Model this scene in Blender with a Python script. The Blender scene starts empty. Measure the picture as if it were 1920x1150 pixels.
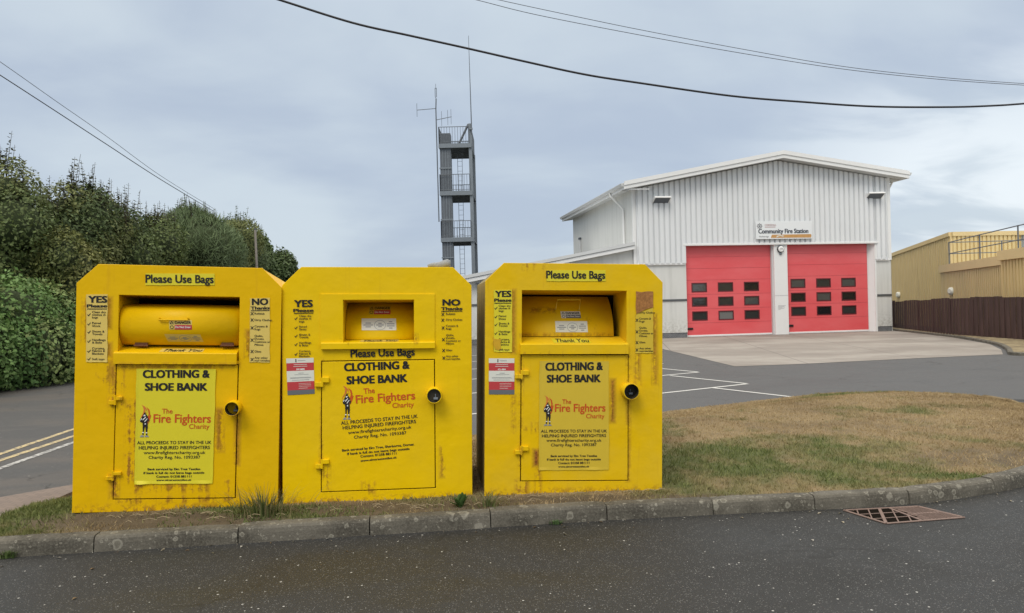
import bpy, bmesh, math, random
import numpy as np
from mathutils import Vector, Matrix, noise
random.seed(7); rng = np.random.default_rng(11)
SC = bpy.context.scene; COL = SC.collection; R = math.radians

# ------------------------------------------------------------------ camera
F_PX, RHO, CAM_Z = 1400.0, 0.025, 1.6
cd = bpy.data.cameras.new('camera'); cd.sensor_width = 36; cd.lens = F_PX / 1920 * 36
cd.clip_start = .05; cd.clip_end = 2000
cam = bpy.data.objects.new('camera', cd); COL.objects.link(cam)
cam.matrix_world = Matrix.Translation((0, 0, CAM_Z)) @ Matrix.Rotation(R(90), 4, 'X') @ Matrix.Rotation(-RHO, 4, 'Z')
SC.camera = cam
SC.view_settings.view_transform = 'Standard'; SC.view_settings.look = 'None'
SC.view_settings.exposure = 0.0; SC.view_settings.gamma = 1.0; SC.view_settings.use_curve_mapping = False

# ------------------------------------------------------------------ node helpers
def N(nt, t, ins=None, **props):
    n = nt.nodes.new(t)
    for k, v in props.items(): setattr(n, k, v)
    for k, v in (ins or {}).items():
        if isinstance(v, bpy.types.NodeSocket): nt.links.new(v, n.inputs[k])
        else: n.inputs[k].default_value = v
    return n
def M(nt, op, a, b=0.0, c=0.0, clamp=False):
    return N(nt, 'ShaderNodeMath', {0: a, 1: b, 2: c}, operation=op, use_clamp=clamp).outputs[0]
def MIX(nt, f, a, b, blend='MIX'):
    n = N(nt, 'ShaderNodeMix', None, data_type='RGBA', blend_type=blend)
    for i, v in ((0, f), (6, a), (7, b)):
        if isinstance(v, bpy.types.NodeSocket): nt.links.new(v, n.inputs[i])
        else: n.inputs[i].default_value = v if i == 0 else (tuple(v) + (1,))[:4]
    return n.outputs[2]
def RAMP(nt, f, lo, hi):
    return N(nt, 'ShaderNodeMapRange', {0: f, 1: lo, 2: hi, 3: 0.0, 4: 1.0}, interpolation_type='SMOOTHSTEP').outputs[0]
def NOISE(nt, vec, scale, detail=4, rough=.55, dist=0.0):
    return N(nt, 'ShaderNodeTexNoise', {'Vector': vec, 'Scale': scale, 'Detail': detail, 'Roughness': rough, 'Distortion': dist}).outputs[0]
def SCALEV(nt, vec, s):
    return N(nt, 'ShaderNodeVectorMath', {0: vec, 1: s}, operation='MULTIPLY').outputs[0]

# ------------------------------------------------------------------ world: overcast sky
SUN_EL, SUN_AZ = 52, 205        # azimuth clockwise from +Y: behind the camera and a little to its left
w = bpy.data.worlds.new('World'); SC.world = w; w.use_nodes = True
nt = w.node_tree; nt.nodes.clear()
sky = N(nt, 'ShaderNodeTexSky', None, sky_type='NISHITA', sun_disc=False, sun_elevation=R(SUN_EL), sun_rotation=R(SUN_AZ), air_density=1.0, dust_density=2.0)
tc = N(nt, 'ShaderNodeTexCoord').outputs['Generated']
sp = N(nt, 'ShaderNodeSeparateXYZ', {0: tc}).outputs
zz = M(nt, 'ADD', M(nt, 'MAXIMUM', sp[2], 0.0), .30)
pv = N(nt, 'ShaderNodeCombineXYZ', {0: M(nt, 'DIVIDE', sp[0], zz), 1: M(nt, 'DIVIDE', sp[1], zz), 2: .37}).outputs[0]
n1 = NOISE(nt, SCALEV(nt, pv, (1.0, 1.1, 1)), 1.05, 6, .48, .5)
n2 = NOISE(nt, SCALEV(nt, pv, (.8, 1.25, 1)), 2.6, 6, .5, .5)
nn = M(nt, 'ADD', M(nt, 'MULTIPLY', n1, .7), M(nt, 'MULTIPLY', n2, .3))
cl = MIX(nt, RAMP(nt, nn, .36, .64), (4.95, 5.8, 7.1), (6.6, 7.5, 8.3))
# cloud deck breaks to a brighter white towards the right, low down
br = M(nt, 'MULTIPLY', RAMP(nt, sp[0], .22, .52), M(nt, 'SUBTRACT', 1.0, RAMP(nt, sp[2], .14, .34)))
brn = M(nt, 'MULTIPLY', br, RAMP(nt, NOISE(nt, SCALEV(nt, pv, (.8, 1.6, 1)), 2.3, 6, .5, .4), .34, .56))
cl = MIX(nt, brn, cl, (9.2, 9.9, 10.4))
cl = MIX(nt, .12, cl, sky.outputs[0])
# an overcast sky is brightest overhead
cl = MIX(nt, RAMP(nt, sp[2], .36, .62), cl, (7.4, 7.15, 6.65))       # the thick deck overhead is a neutral white
zen = M(nt, 'ADD', 1.0, M(nt, 'MULTIPLY', RAMP(nt, sp[2], .34, .85), 1.35))
cl = N(nt, 'ShaderNodeVectorMath', {0: cl, 'Scale': zen}, operation='SCALE').outputs[0]
bg = N(nt, 'ShaderNodeBackground', {0: cl, 1: .1})
N(nt, 'ShaderNodeOutputWorld', {0: bg.outputs[0]})
sd = bpy.data.lights.new('sun', 'SUN'); sd.energy = 1.5; sd.angle = R(25); sd.color = (1, .955, .88)
sun = bpy.data.objects.new('sun', sd); COL.objects.link(sun)
_d = Vector((math.sin(R(SUN_AZ)) * math.cos(R(SUN_EL)), math.cos(R(SUN_AZ)) * math.cos(R(SUN_EL)), math.sin(R(SUN_EL))))
sun.rotation_euler = _d.to_track_quat('Z', 'Y').to_euler()

# ------------------------------------------------------------------ measuring helpers (a picture point to a point of the place)
_c, _s = math.cos(RHO), math.sin(RHO)
def ray(px, py):
    u, v = (px - 960) / F_PX, (575 - py) / F_PX
    return Vector((u * _c + v * _s, 1.0, -u * _s + v * _c))
def at(px, py, Y): return ray(px, py) * Y + Vector((0, 0, CAM_Z))
def gnd(px, py, z=0.0):
    d = ray(px, py); return d * ((z - CAM_Z) / d.z) + Vector((0, 0, CAM_Z))

# ------------------------------------------------------------------ object helpers
def tag(o, label=None, cat=None, group=None, kind=None):
    for k, v in (('label', label), ('category', cat), ('group', group), ('kind', kind)):
        if v: o[k] = v
    return o
def empty(name, loc=(0, 0, 0), rz=0.0, mat=None):
    o = bpy.data.objects.new(name, None); COL.objects.link(o); o.empty_display_size = .2
    if mat is not None: o.matrix_world = mat
    else: o.location = loc; o.rotation_euler = (0, 0, rz)
    return o
def fill2d(splines, extrude=0.0, bevel=0.0):
    """filled outline (later splines cut holes); returns verts in (x, z) with thickness on y, and faces"""
    c = bpy.data.curves.new('outline', 'CURVE'); c.dimensions = '2D'; c.fill_mode = 'BOTH'
    c.extrude = extrude; c.bevel_depth = bevel; c.bevel_resolution = 1
    for pts in splines:
        s = c.splines.new('POLY'); s.points.add(len(pts) - 1); s.use_cyclic_u = True
        for p, q in zip(s.points, pts): p.co = (q[0], q[1], 0, 1)
    o = bpy.data.objects.new('outline', c); me = o.to_mesh()
    V = [(v.co.x, -v.co.z, v.co.y) for v in me.vertices]; Fc = [tuple(p.vertices) for p in me.polygons]
    o.to_mesh_clear(); bpy.data.objects.remove(o); bpy.data.curves.remove(c)
    return V, Fc
_tcache = {}
def text_geo(s, bold):
    k = (s, bold)
    if k not in _tcache:
        c = bpy.data.curves.new('lettering', 'FONT'); c.body = s; c.size = 1; c.resolution_u = 3; c.offset = bold; c.fill_mode = 'FRONT'
        o = bpy.data.objects.new('lettering', c); me = o.to_mesh()
        V = [(v.co.x, v.co.y) for v in me.vertices]; Fc = [tuple(p.vertices) for p in me.polygons]
        o.to_mesh_clear(); bpy.data.objects.remove(o); bpy.data.curves.remove(c)
        _tcache[k] = (V, Fc)
    return _tcache[k]
CAPH = max(v[1] for v in text_geo('H', 0)[0])

class MB:
    def __init__(s): s.v, s.f, s.m, s.mats = [], [], [], []
    def mi(s, mat):
        if mat not in s.mats: s.mats.append(mat)
        return s.mats.index(mat)
    def add(s, V, Fc, mat, tf=None):
        b = len(s.v); i = s.mi(mat)
        s.v += [tuple(tf(Vector(p))) if tf else tuple(p) for p in V]
        s.f += [tuple(b + k for k in f) for f in Fc]; s.m += [i] * len(Fc)
    def box(s, lo, hi, mat, bev=0.0, tf=None):
        bm = bmesh.new(); bmesh.ops.create_cube(bm, size=1)
        for v in bm.verts: v.co = Vector([(lo[i] + hi[i]) / 2 + v.co[i] * (hi[i] - lo[i]) for i in range(3)])
        if bev: bmesh.ops.bevel(bm, geom=bm.edges[:], offset=bev, segments=2, profile=.5, affect='EDGES')
        bm.verts.index_update()
        s.add([v.co[:] for v in bm.verts], [[v.index for v in f.verts] for f in bm.faces], mat, tf); bm.free()
    def prism(s, poly, axis, a, b, mat, tf=None):
        """polygon extruded from a to b along axis (0, 1 or 2); polygon gives the other two coordinates in order"""
        n = len(poly); V = []
        for t in (a, b):
            for p in poly:
                q = list(p); q.insert(axis, t); V.append(q)
        Fc = [tuple(range(n)), tuple(range(2 * n - 1, n - 1, -1))] + [(i, i + n, (i + 1) % n + n, (i + 1) % n) for i in range(n)]
        s.add(V, Fc, mat, tf)
    def tube(s, pts, r, mat, n=8, cap=True, tf=None):
        pts = [Vector(p) for p in pts]; V = []; Fc = []
        rr = r if isinstance(r, (list, tuple)) else [r] * len(pts)
        for i, p in enumerate(pts):
            d = (pts[min(i + 1, len(pts) - 1)] - pts[max(i - 1, 0)]).normalized()
            u = d.cross(Vector((0, 0, 1)) if abs(d.z) < .9 else Vector((1, 0, 0))).normalized(); q = d.cross(u)
            V += [p + (u * math.cos(2 * math.pi * k / n) + q * math.sin(2 * math.pi * k / n)) * rr[i] for k in range(n)]
        for i in range(len(pts) - 1):
            Fc += [(i * n + k, i * n + (k + 1) % n, (i + 1) * n + (k + 1) % n, (i + 1) * n + k) for k in range(n)]
        if cap: Fc += [tuple(range(n))[::-1], tuple(range((len(pts) - 1) * n, len(pts) * n))]
        s.add(V, Fc, mat, tf)
    def text(s, t, p0, p1, cap, mat, y, bold=0.02, italic=0.0):
        """a line of lettering on the x-z plane between two baseline points"""
        V, Fc = text_geo(t, 0)
        if not V: return
        b0, nv = bold, len(V)
        x0 = min(v[0] for v in V); x1 = max(v[0] for v in V)
        p0 = Vector(p0); p1 = Vector(p1); e = (p1 - p0) / (x1 - x0); up = Vector((-e.y, e.x)).normalized() * (cap / CAPH)
        for k, (dx, dz) in enumerate(((0, 0), (-1, .5), (1, -.5), (-1, -.5), (1, .5)) if b0 > 0 else ((0, 0),)):
            W_ = [p0 + e * (v[0] - x0 + dx * b0) + up * (v[1] + dz * b0) for v in V]
            s.add([(q[0], y - k * .00006, q[1]) for q in W_], Fc, mat)
    def plate(s, splines, mat, y=0.0, ext=0.0, bev=0.0):
        V, Fc = fill2d(splines, ext, bev); s.add([(v[0], v[1] + y, v[2]) for v in V], Fc, mat)
    def quad(s, a, b, c, d, mat): s.add([a, b, c, d], [(0, 1, 2, 3)], mat)
    def build(s, name, parent=None, smooth=False, inv=None):
        me = bpy.data.meshes.new(name); me.from_pydata(s.v, [], s.f); me.update()
        for m_ in s.mats: me.materials.append(m_)
        me.polygons.foreach_set('material_index', s.m)
        if smooth: me.polygons.foreach_set('use_smooth', [True] * len(s.f))
        o = bpy.data.objects.new(name, me); COL.objects.link(o)
        if parent is not None: o.parent = parent
        return o

# ------------------------------------------------------------------ materials
def material(name):
    m_ = bpy.data.materials.new(name); m_.use_nodes = True; t = m_.node_tree; t.nodes.clear()
    b = N(t, 'ShaderNodeBsdfPrincipled'); N(t, 'ShaderNodeOutputMaterial', {0: b.outputs[0]})
    return m_, t, b
def setin(t, b, k, v):
    if isinstance(v, bpy.types.NodeSocket): t.links.new(v, b.inputs[k])
    else: b.inputs[k].default_value = (tuple(v) + (1,))[:4] if isinstance(v, (tuple, list)) else v
def bump(t, b, h, strength=.3, dist=.01):
    setin(t, b, 'Normal', N(t, 'ShaderNodeBump', {'Height': h, 'Strength': strength, 'Distance': dist}).outputs[0])
def simple(name, c, rough=.6, metal=0.0, var=.12, scale=6.0, spec=.5, bumpy=0.0):
    m_, t, b = material(name); oc = N(t, 'ShaderNodeTexCoord').outputs['Object']
    n = NOISE(t, oc, scale, 5, .6)
    setin(t, b, 'Base Color', MIX(t, n, [k * (1 - var) for k in c], [min(1, k * (1 + var)) for k in c]))
    setin(t, b, 'Roughness', rough); setin(t, b, 'Metallic', metal); setin(t, b, 'Specular IOR Level', spec)
    if bumpy: bump(t, b, NOISE(t, oc, scale * 8, 4), bumpy, .01)
    return m_
def box_mask(t, X, Z, x0, x1, z0, z1, soft):
    dx = M(t, 'SUBTRACT', M(t, 'ABSOLUTE', M(t, 'SUBTRACT', X, (x0 + x1) / 2)), abs(x1 - x0) / 2)
    dz = M(t, 'SUBTRACT', M(t, 'ABSOLUTE', M(t, 'SUBTRACT', Z, (z0 + z1) / 2)), abs(z1 - z0) / 2)
    return M(t, 'DIVIDE', M(t, 'SUBTRACT', soft, M(t, 'MAXIMUM', dx, dz)), 2 * soft, clamp=True)
def paint(name, base, chalk, chalk_amt, rust=(), seed=0.0, low=.05, generic=.5):
    """weathered yellow paint; rust = boxes (x0, x1, z0, z1, amount) of the panel where corrosion and stains sit"""
    m_, t, b = material(name); oc = N(t, 'ShaderNodeTexCoord').outputs['Object']
    ov = N(t, 'ShaderNodeVectorMath', {0: oc, 1: (seed, seed * .7, seed * 1.3)}, operation='ADD').outputs[0]
    X, Y, Z = N(t, 'ShaderNodeSeparateXYZ', {0: oc}).outputs
    big = NOISE(t, ov, 2.2, 5, .6); fine = NOISE(t, ov, 55, 5, .65)
    streak = NOISE(t, SCALEV(t, ov, (26, 26, 1.6)), 1.0, 5, .6)
    blot = NOISE(t, ov, 22, 6, .7, .4)
    col = MIX(t, M(t, 'MULTIPLY', RAMP(t, big, .35, .7), chalk_amt), base, chalk)
    col = MIX(t, M(t, 'MULTIPLY', RAMP(t, streak, .58, .78), .30 * generic), col, (base[0] * .62, base[1] * .48, .02))
    col = MIX(t, M(t, 'MULTIPLY', RAMP(t, fine, .62, .8), .25 * generic), col, (base[0] * .7, base[1] * .6, .02))
    scr = NOISE(t, SCALEV(t, ov, (9, 9, 3)), 3.0, 8, .75, 1.2)
    spots = RAMP(t, scr, .705, .735)
    low_m = M(t, 'MULTIPLY', M(t, 'SUBTRACT', 1.0, RAMP(t, Z, low * .3, low * 1.6)), RAMP(t, blot, .46, .60))
    amt = M(t, 'MAXIMUM', M(t, 'MULTIPLY', spots, .5 * generic), M(t, 'MULTIPLY', low_m, .55))
    tint = None
    rn = M(t, 'ADD', M(t, 'MULTIPLY', blot, .45), M(t, 'MULTIPLY', streak, .55))
    for x0, x1, z0, z1, a in rust:
        k = box_mask(t, X, Z, x0, x1, z0, z1, .02)
        th = .62 - .32 * a
        amt = M(t, 'MAXIMUM', amt, M(t, 'MULTIPLY', k, M(t, 'MULTIPLY', RAMP(t, rn, th, th + .10), min(1, .40 + .6 * a))))
    rc = MIX(t, RAMP(t, fine, .35, .65), (.12, .035, .012), (.36, .13, .03))
    col = MIX(t, amt, col, rc)
    setin(t, b, 'Base Color', col)
    setin(t, b, 'Roughness', M(t, 'ADD', M(t, 'ADD', .33, M(t, 'MULTIPLY', big, .22)), M(t, 'MULTIPLY', amt, .4)))
    setin(t, b, 'Specular IOR Level', .14)
    h = M(t, 'ADD', M(t, 'MULTIPLY', NOISE(t, ov, 5, 3), 1.2), M(t, 'MULTIPLY', amt, .25))
    bump(t, b, h, .34, .018)
    return m_
m_black = simple('black ink', (.018, .016, .015), .55, spec=.3)
m_red_ink = simple('red orange ink', (.56, .085, .012), .5, spec=.3)
m_flame = simple('flame orange ink', (.62, .17, .03), .5)
m_white_ink = simple('white ink', (.78, .78, .74), .5, var=.04)
m_grey_ink = simple('grey ink', (.28, .28, .29), .5)
m_lemon = simple('lemon poster vinyl', (.70, .60, .018), .42, var=.05, scale=9)
m_faded = simple('faded yellow poster vinyl', (.64, .455, .03), .45, var=.06, scale=7)
m_cream = simple('cream label vinyl', (.70, .52, .12), .45, var=.08, scale=20)
m_label_white = simple('white label vinyl', (.70, .70, .62), .45, var=.06, scale=20)
m_label_red = simple('red label vinyl', (.50, .045, .05), .45, var=.05)
m_label_grey = simple('grey label vinyl', (.13, .14, .15), .45)
m_dark = simple('painted cavity shade', (.012, .010, .008), 1.0, spec=.0)  # flat near-black, paints in the shade of recess and drain holes
m_rust = simple('rusty steel', (.14, .055, .025), .8, .2, .5, 30)
m_seam = simple('dark rust in a seam', (.035, .012, .006), .9, 0, .4, 30)
m_lock = simple('dark lock metal and tube shade', (.055, .045, .028), .6, .3, .3, 20)
m_steel = simple('galvanised steel', (.20, .225, .25), .5, .35, .15, 3)
m_steel_dark = simple('dull grey steel', (.125, .14, .16), .55, .3, .15, 3)
m_wood = simple('weathered wood', (.28, .25, .22), .8, 0, .2, 12)
m_cable = simple('black cable sheath', (.02, .02, .025), .5)
m_cable_thin = simple('grey line wire', (.09, .10, .12), .5)

# ------------------------------------------------------------------ ground, roads, kerb
def asphalt(name, c1, c2, stain, wet, stones):
    m_, t, b = material(name); P = N(t, 'ShaderNodeNewGeometry').outputs['Position']
    big = NOISE(t, SCALEV(t, P, (1, 1.6, 1)), .55, 5, .6, .4); mid = NOISE(t, P, 7, 4, .6)
    fine = NOISE(t, P, 150, 3, .7); grit = NOISE(t, P, 60, 2, .6)
    col = MIX(t, RAMP(t, fine, .3, .7), c1, c2)
    col = MIX(t, M(t, 'MULTIPLY', RAMP(t, big, .42, .68), .6), col, stain)
    col = MIX(t, M(t, 'MULTIPLY', RAMP(t, mid, .5, .75), .25), col, [k * .7 for k in c1])
    vo = N(t, 'ShaderNodeTexVoronoi', {'Vector': P, 'Scale': 46.0}, feature='F1')
    pick = N(t, 'ShaderNodeSeparateColor', {0: vo.outputs['Color']}).outputs
    st = M(t, 'MULTIPLY', M(t, 'LESS_THAN', vo.outputs['Distance'], M(t, 'MULTIPLY', M(t, 'POWER', pick[1], 1.5), .34)), M(t, 'GREATER_THAN', pick[0], 1 - stones))
    vo2 = N(t, 'ShaderNodeTexVoronoi', {'Vector': P, 'Scale': 120.0}, feature='F1')
    pk2 = N(t, 'ShaderNodeSeparateColor', {0: vo2.outputs['Color']}).outputs
    st2 = M(t, 'MULTIPLY', M(t, 'LESS_THAN', vo2.outputs['Distance'], .42), M(t, 'GREATER_THAN', pk2[0], .86))
    col = MIX(t, M(t, 'MULTIPLY', st2, .55), col, (.20, .195, .185))
    col = MIX(t, st, col, (.42, .41, .38))
    wv = N(t, 'ShaderNodeVectorMath', {0: P, 1: N(t, 'ShaderNodeVectorMath', {0: N(t, 'ShaderNodeTexNoise', {'Vector': P, 'Scale': 2.5, 'Detail': 5.0}).outputs[1], 'Scale': .55}, operation='SCALE').outputs[0]}, operation='ADD').outputs[0]
    ck = N(t, 'ShaderNodeTexVoronoi', {'Vector': wv, 'Scale': .55}, feature='DISTANCE_TO_EDGE').outputs['Distance']
    crack = M(t, 'MULTIPLY', M(t, 'SUBTRACT', 1.0, RAMP(t, ck, .002, .009)), RAMP(t, NOISE(t, P, .7, 2), .50, .60))
    col = MIX(t, M(t, 'MULTIPLY', crack, .55), col, (.015, .014, .012))
    setin(t, b, 'Base Color', col)
    setin(t, b, 'Roughness', M(t, 'SUBTRACT', .80, M(t, 'ADD', M(t, 'MULTIPLY', RAMP(t, big, .35, .65), wet), M(t, 'MULTIPLY', mid, .1))))
    setin(t, b, 'Specular IOR Level', .27)
    bump(t, b, M(t, 'ADD', fine, M(t, 'MULTIPLY', grit, .8)), .5, .005)
    return m_
m_road = asphalt('road tarmac', (.0185, .0185, .0180), (.046, .0455, .044), (.025, .024, .0215), .28, .06)
m_fore = asphalt('forecourt tarmac', (.074, .074, .075), (.112, .112, .113), (.064, .064, .064), .15, .012)
m_lane = asphalt('side road tarmac', (.058, .057, .057), (.096, .094, .092), (.115, .098, .084), .15, .02)
def flat(name, pts, z, mat, kind='structure'):
    b = MB(); b.add([(p[0], p[1], z) for p in pts], [tuple(range(len(pts)))], mat); return tag(b.build(name), kind=kind)
m_field = simple('far rough grass', (.075, .085, .035), .9, 0, .3, .2)
flat('terrain', [(-900, -900), (900, -900), (900, 900), (-900, 900)], -.03, m_field)
flat('road', [(-40, -25), (60, -25), (60, 60), (-40, 60)], 0.0, m_road)
flat('forecourt', [(-3.2, 7.2), (1, 9.6), (5, 12), (30, 5), (30, 40), (-5, 50), (-7.2, 33)], .004, m_fore)
flat('side_road', [(-9, 2.5), (-4.2, 5.2), (-3.4, 7.4), (-3.5, 12), (-7.4, 36), (-11, 62), (-18, 62), (-13.5, 30), (-11, 14), (-14, 2.5)], .006, m_lane)

# concrete apron in front of the doors
def concrete():
    m_, t, b = material('concrete apron'); P = N(t, 'ShaderNodeNewGeometry').outputs['Position']
    big = NOISE(t, SCALEV(t, P, (.5, .8, 1)), .55, 6, .62, .6); mid = NOISE(t, SCALEV(t, P, (1, .5, 1)), 1.7, 6, .65); fine = NOISE(t, P, 90, 3, .7)
    col = MIX(t, RAMP(t, big, .36, .66), (.215, .188, .165), (.335, .305, .270))
    col = MIX(t, M(t, 'MULTIPLY', RAMP(t, mid, .45, .75), .35), col, (.19, .165, .145))
    col = MIX(t, M(t, 'MULTIPLY', fine, .3), col, (.30, .27, .23))
    X, Y, Z = N(t, 'ShaderNodeSeparateXYZ', {0: P}).outputs
    ln = M(t, 'LESS_THAN', M(t, 'ABSOLUTE', M(t, 'SUBTRACT', M(t, 'FRACT', M(t, 'DIVIDE', M(t, 'ADD', X, M(t, 'MULTIPLY', Y, -.15)), 3.0)), .5)), .006)
    col = MIX(t, M(t, 'MULTIPLY', ln, .6), col, (.1, .09, .085))
    setin(t, b, 'Base Color', col); setin(t, b, 'Roughness', .8); bump(t, b, fine, .3, .004); return m_
m_conc = concrete()
flat('concrete_apron', [(4.9, 33.6), (5.38, 18.15), (7.02, 18.35), (10.04, 19.12), (12.95, 19.75), (14.05, 21.5), (15.3, 23.98), (16.75, 28.5), (18.3, 36.3)], .010, m_conc)

# markings
def worn(name, c, under, sc, lo=.30):
    m_, t, b = material(name); P = N(t, 'ShaderNodeNewGeometry').outputs['Position']
    k = RAMP(t, NOISE(t, P, sc, 6, .72), lo, lo + .14)
    setin(t, b, 'Base Color', MIX(t, k, under, MIX(t, NOISE(t, P, 5, 3), [v * .8 for v in c], c))); setin(t, b, 'Roughness', .8); return m_
m_line_white = worn('white road paint', (.60, .59, .56), (.22, .215, .21), 22)
m_line_yellow = worn('yellow road paint', (.60, .47, .24), (.22, .19, .14), 17, .42)
def strip(mb, a, b_, wd, z, mat):
    a = Vector((a[0], a[1], 0)); b_ = Vector((b_[0], b_[1], 0)); d = (b_ - a).normalized(); n = Vector((-d.y, d.x, 0)) * wd / 2
    k = max(1, int((b_ - a).length / .6))
    for i in range(k):
        p = a.lerp(b_, i / k); q = a.lerp(b_, (i + 1) / k)
        mb.quad(*[(v.x, v.y, z) for v in (p - n, q - n, q + n, p + n)], mat)
mk = MB(); A0 = Vector((4.2, 16.92)); stp = Vector((-.28, 2.62)); md = Vector((-.853, -.522)); ldv = Vector((-.478, .878))
for k in range(-1, 5):
    a = A0 + stp * k; e = a + md * 6.9
    strip(mk, a, e, .09, .009, m_line_white); strip(mk, a + ldv * .05, a + ldv * 2.25, .085, .010, m_line_white)
strip(mk, Vector((4.60, 12.10)), Vector((3.66, 13.78)), .085, .010, m_line_white)
tag(mk.build('parking_marking'), kind='structure')
mk = MB()
for px0, py0, px1, py1, wd, mt in ((0, 853, 135, 807, .085, m_line_yellow), (0, 865, 135, 820, .085, m_line_yellow), (0, 880, 135, 832, .085, worn('old white road paint', (.50, .49, .46), (.17, .165, .16), 19, .43))):
    a = gnd(px0, py0); b_ = gnd(px1, py1); d = (b_ - a); strip(mk, a - d * 1.2, b_ + d * .1, wd, .010, mt)
    p = b_ + d * .1
    for j in range(5):
        q = p + Vector((-.19 * 3.4 * .75, 3.4, 0)); strip(mk, p, q, wd, .010, mt); p = q
tag(mk.build('road_marking'), kind='structure')

# pavement corner on the left
def pavement_mat():
    m_, t, b = material('brown block pavement'); P = N(t, 'ShaderNodeNewGeometry').outputs['Position']
    br = N(t, 'ShaderNodeTexBrick', {'Vector': P, 'Color1': (.22, .165, .135, 1), 'Color2': (.17, .13, .11, 1), 'Mortar': (.10, .085, .07, 1), 'Scale': 5.0, 'Mortar Size': .02})
    col = MIX(t, M(t, 'MULTIPLY', NOISE(t, P, 3, 5), .7), br.outputs[0], (.20, .16, .135))
    setin(t, b, 'Base Color', col); setin(t, b, 'Roughness', .85); bump(t, b, NOISE(t, P, 80, 3), .4, .005); return m_
pv_pts = [(-3.79, 4.6), (-3.80, 5.46), (-3.83, 6.42), (-3.72, 7.05), (-3.98, 6.72), (-4.36, 6.30), (-5.3, 5.2), (-6.4, 4.2), (-6.4, 3.8), (-4.6, 4.55)]
b = MB(); b.prism(pv_pts, 2, 0.0, .10, pavement_mat()); tag(b.build('pavement'), kind='structure')

# kerb stones along the near road
KERB = [(-6.4, 3.3), (-5.4, 4.2), (-4.6, 4.72), (-4.0, 4.93), (-3.48, 5.01), (-2.9, 5.08), (-2.25, 5.155), (-1.54, 5.24), (-.73, 5.345), (-.19, 5.415), (.66, 5.52), (1.15, 5.57), (2.26, 5.655), (3.03, 5.75), (3.82, 6.01), (4.3, 6.26), (5.1, 6.8), (5.9, 7.6), (6.55, 8.6), (6.95, 9.6), (7.06, 10.4)]
def cat(P, per=8):
    P = [Vector((p[0], p[1], 0)) for p in P]; out = []
    for i in range(len(P) - 1):
        p0, p1, p2, p3 = P[max(i - 1, 0)], P[i], P[i + 1], P[min(i + 2, len(P) - 1)]
        for k in range(per):
            t = k / per
            out.append(.5 * ((2 * p1) + (p2 - p0) * t + (2 * p0 - 5 * p1 + 4 * p2 - p3) * t * t + (3 * p1 - p0 - 3 * p2 + p3) * t ** 3))
    out.append(P[-1]); return out
def along(pts):
    L = [0.0]
    for a, b_ in zip(pts, pts[1:]): L.append(L[-1] + (b_ - a).length)
    def f(s):
        s = min(max(s, 0), L[-1] - 1e-6); i = max(j for j in range(len(L)) if L[j] <= s); i = min(i, len(pts) - 2)
        t = (s - L[i]) / (L[i + 1] - L[i]); d = (pts[i + 1] - pts[i]).normalized()
        return pts[i].lerp(pts[i + 1], t), Vector((-d.y, d.x, 0))
    return f, L[-1]
kf, KL = along(cat(KERB))
def kerb_mat():
    m_, t, b = material('lichened kerb concrete'); P = N(t, 'ShaderNodeNewGeometry').outputs['Position']
    big = NOISE(t, P, 3, 5, .6); fine = NOISE(t, P, 70, 4, .7)
    X, Y, Z = N(t, 'ShaderNodeSeparateXYZ', {0: P}).outputs
    col = MIX(t, RAMP(t, big, .35, .65), (.058, .051, .038), (.125, .112, .088))
    col = MIX(t, M(t, 'MULTIPLY', RAMP(t, fine, .4, .7), .5), col, (.19, .175, .14))
    wv = N(t, 'ShaderNodeVectorMath', {0: P, 1: N(t, 'ShaderNodeVectorMath', {0: N(t, 'ShaderNodeTexNoise', {'Vector': P, 'Scale': 30.0}).outputs[1], 'Scale': .03}, operation='SCALE').outputs[0]}, operation='ADD').outputs[0]
    for sc_, lo in ((9.0, .45), (17.0, .55), (38.0, .5)):
        vo = N(t, 'ShaderNodeTexVoronoi', {'Vector': wv, 'Scale': sc_}, feature='F1')
        pk = N(t, 'ShaderNodeSeparateColor', {0: vo.outputs['Color']}).outputs
        rad = M(t, 'MULTIPLY', pk[1], .42)
        inside = M(t, 'MULTIPLY', RAMP(t, M(t, 'SUBTRACT', rad, vo.outputs['Distance']), -.02, .05), M(t, 'GREATER_THAN', pk[0], lo))
        core = RAMP(t, M(t, 'SUBTRACT', M(t, 'MULTIPLY', rad, .65), vo.outputs['Distance']), -.02, .05)
        col = MIX(t, M(t, 'MULTIPLY', inside, .62), col, MIX(t, core, (.30, .28, .225), (.17, .155, .12)))
    setin(t, b, 'Base Color', col); setin(t, b, 'Roughness', .9); bump(t, b, M(t, 'ADD', fine, M(t, 'MULTIPLY', big, 1.5)), .6, .008); return m_
m_kerb = kerb_mat()
KH = .112
kb = MB()
s0 = 0.0; f0 = min(range(400), key=lambda i: (kf(KL * i / 400)[0] - Vector((-2.9, 5.085, 0))).length) * KL / 400
joints = [f0 + d for d in (-4.4, -3.5, -2.6, -1.75, -.87, 0)]
for q in ((-1.95, 5.2), (-1.05, 5.31), (-.19, 5.41), (.66, 5.53), (1.47, 5.59), (2.26, 5.655), (3.03, 5.75)):
    joints.append(min((KL * i / 900 for i in range(900)), key=lambda s: (kf(s)[0] - Vector((q[0], q[1], 0))).length))
while joints[-1] < KL - 1.0: joints.append(joints[-1] + .88)
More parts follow.
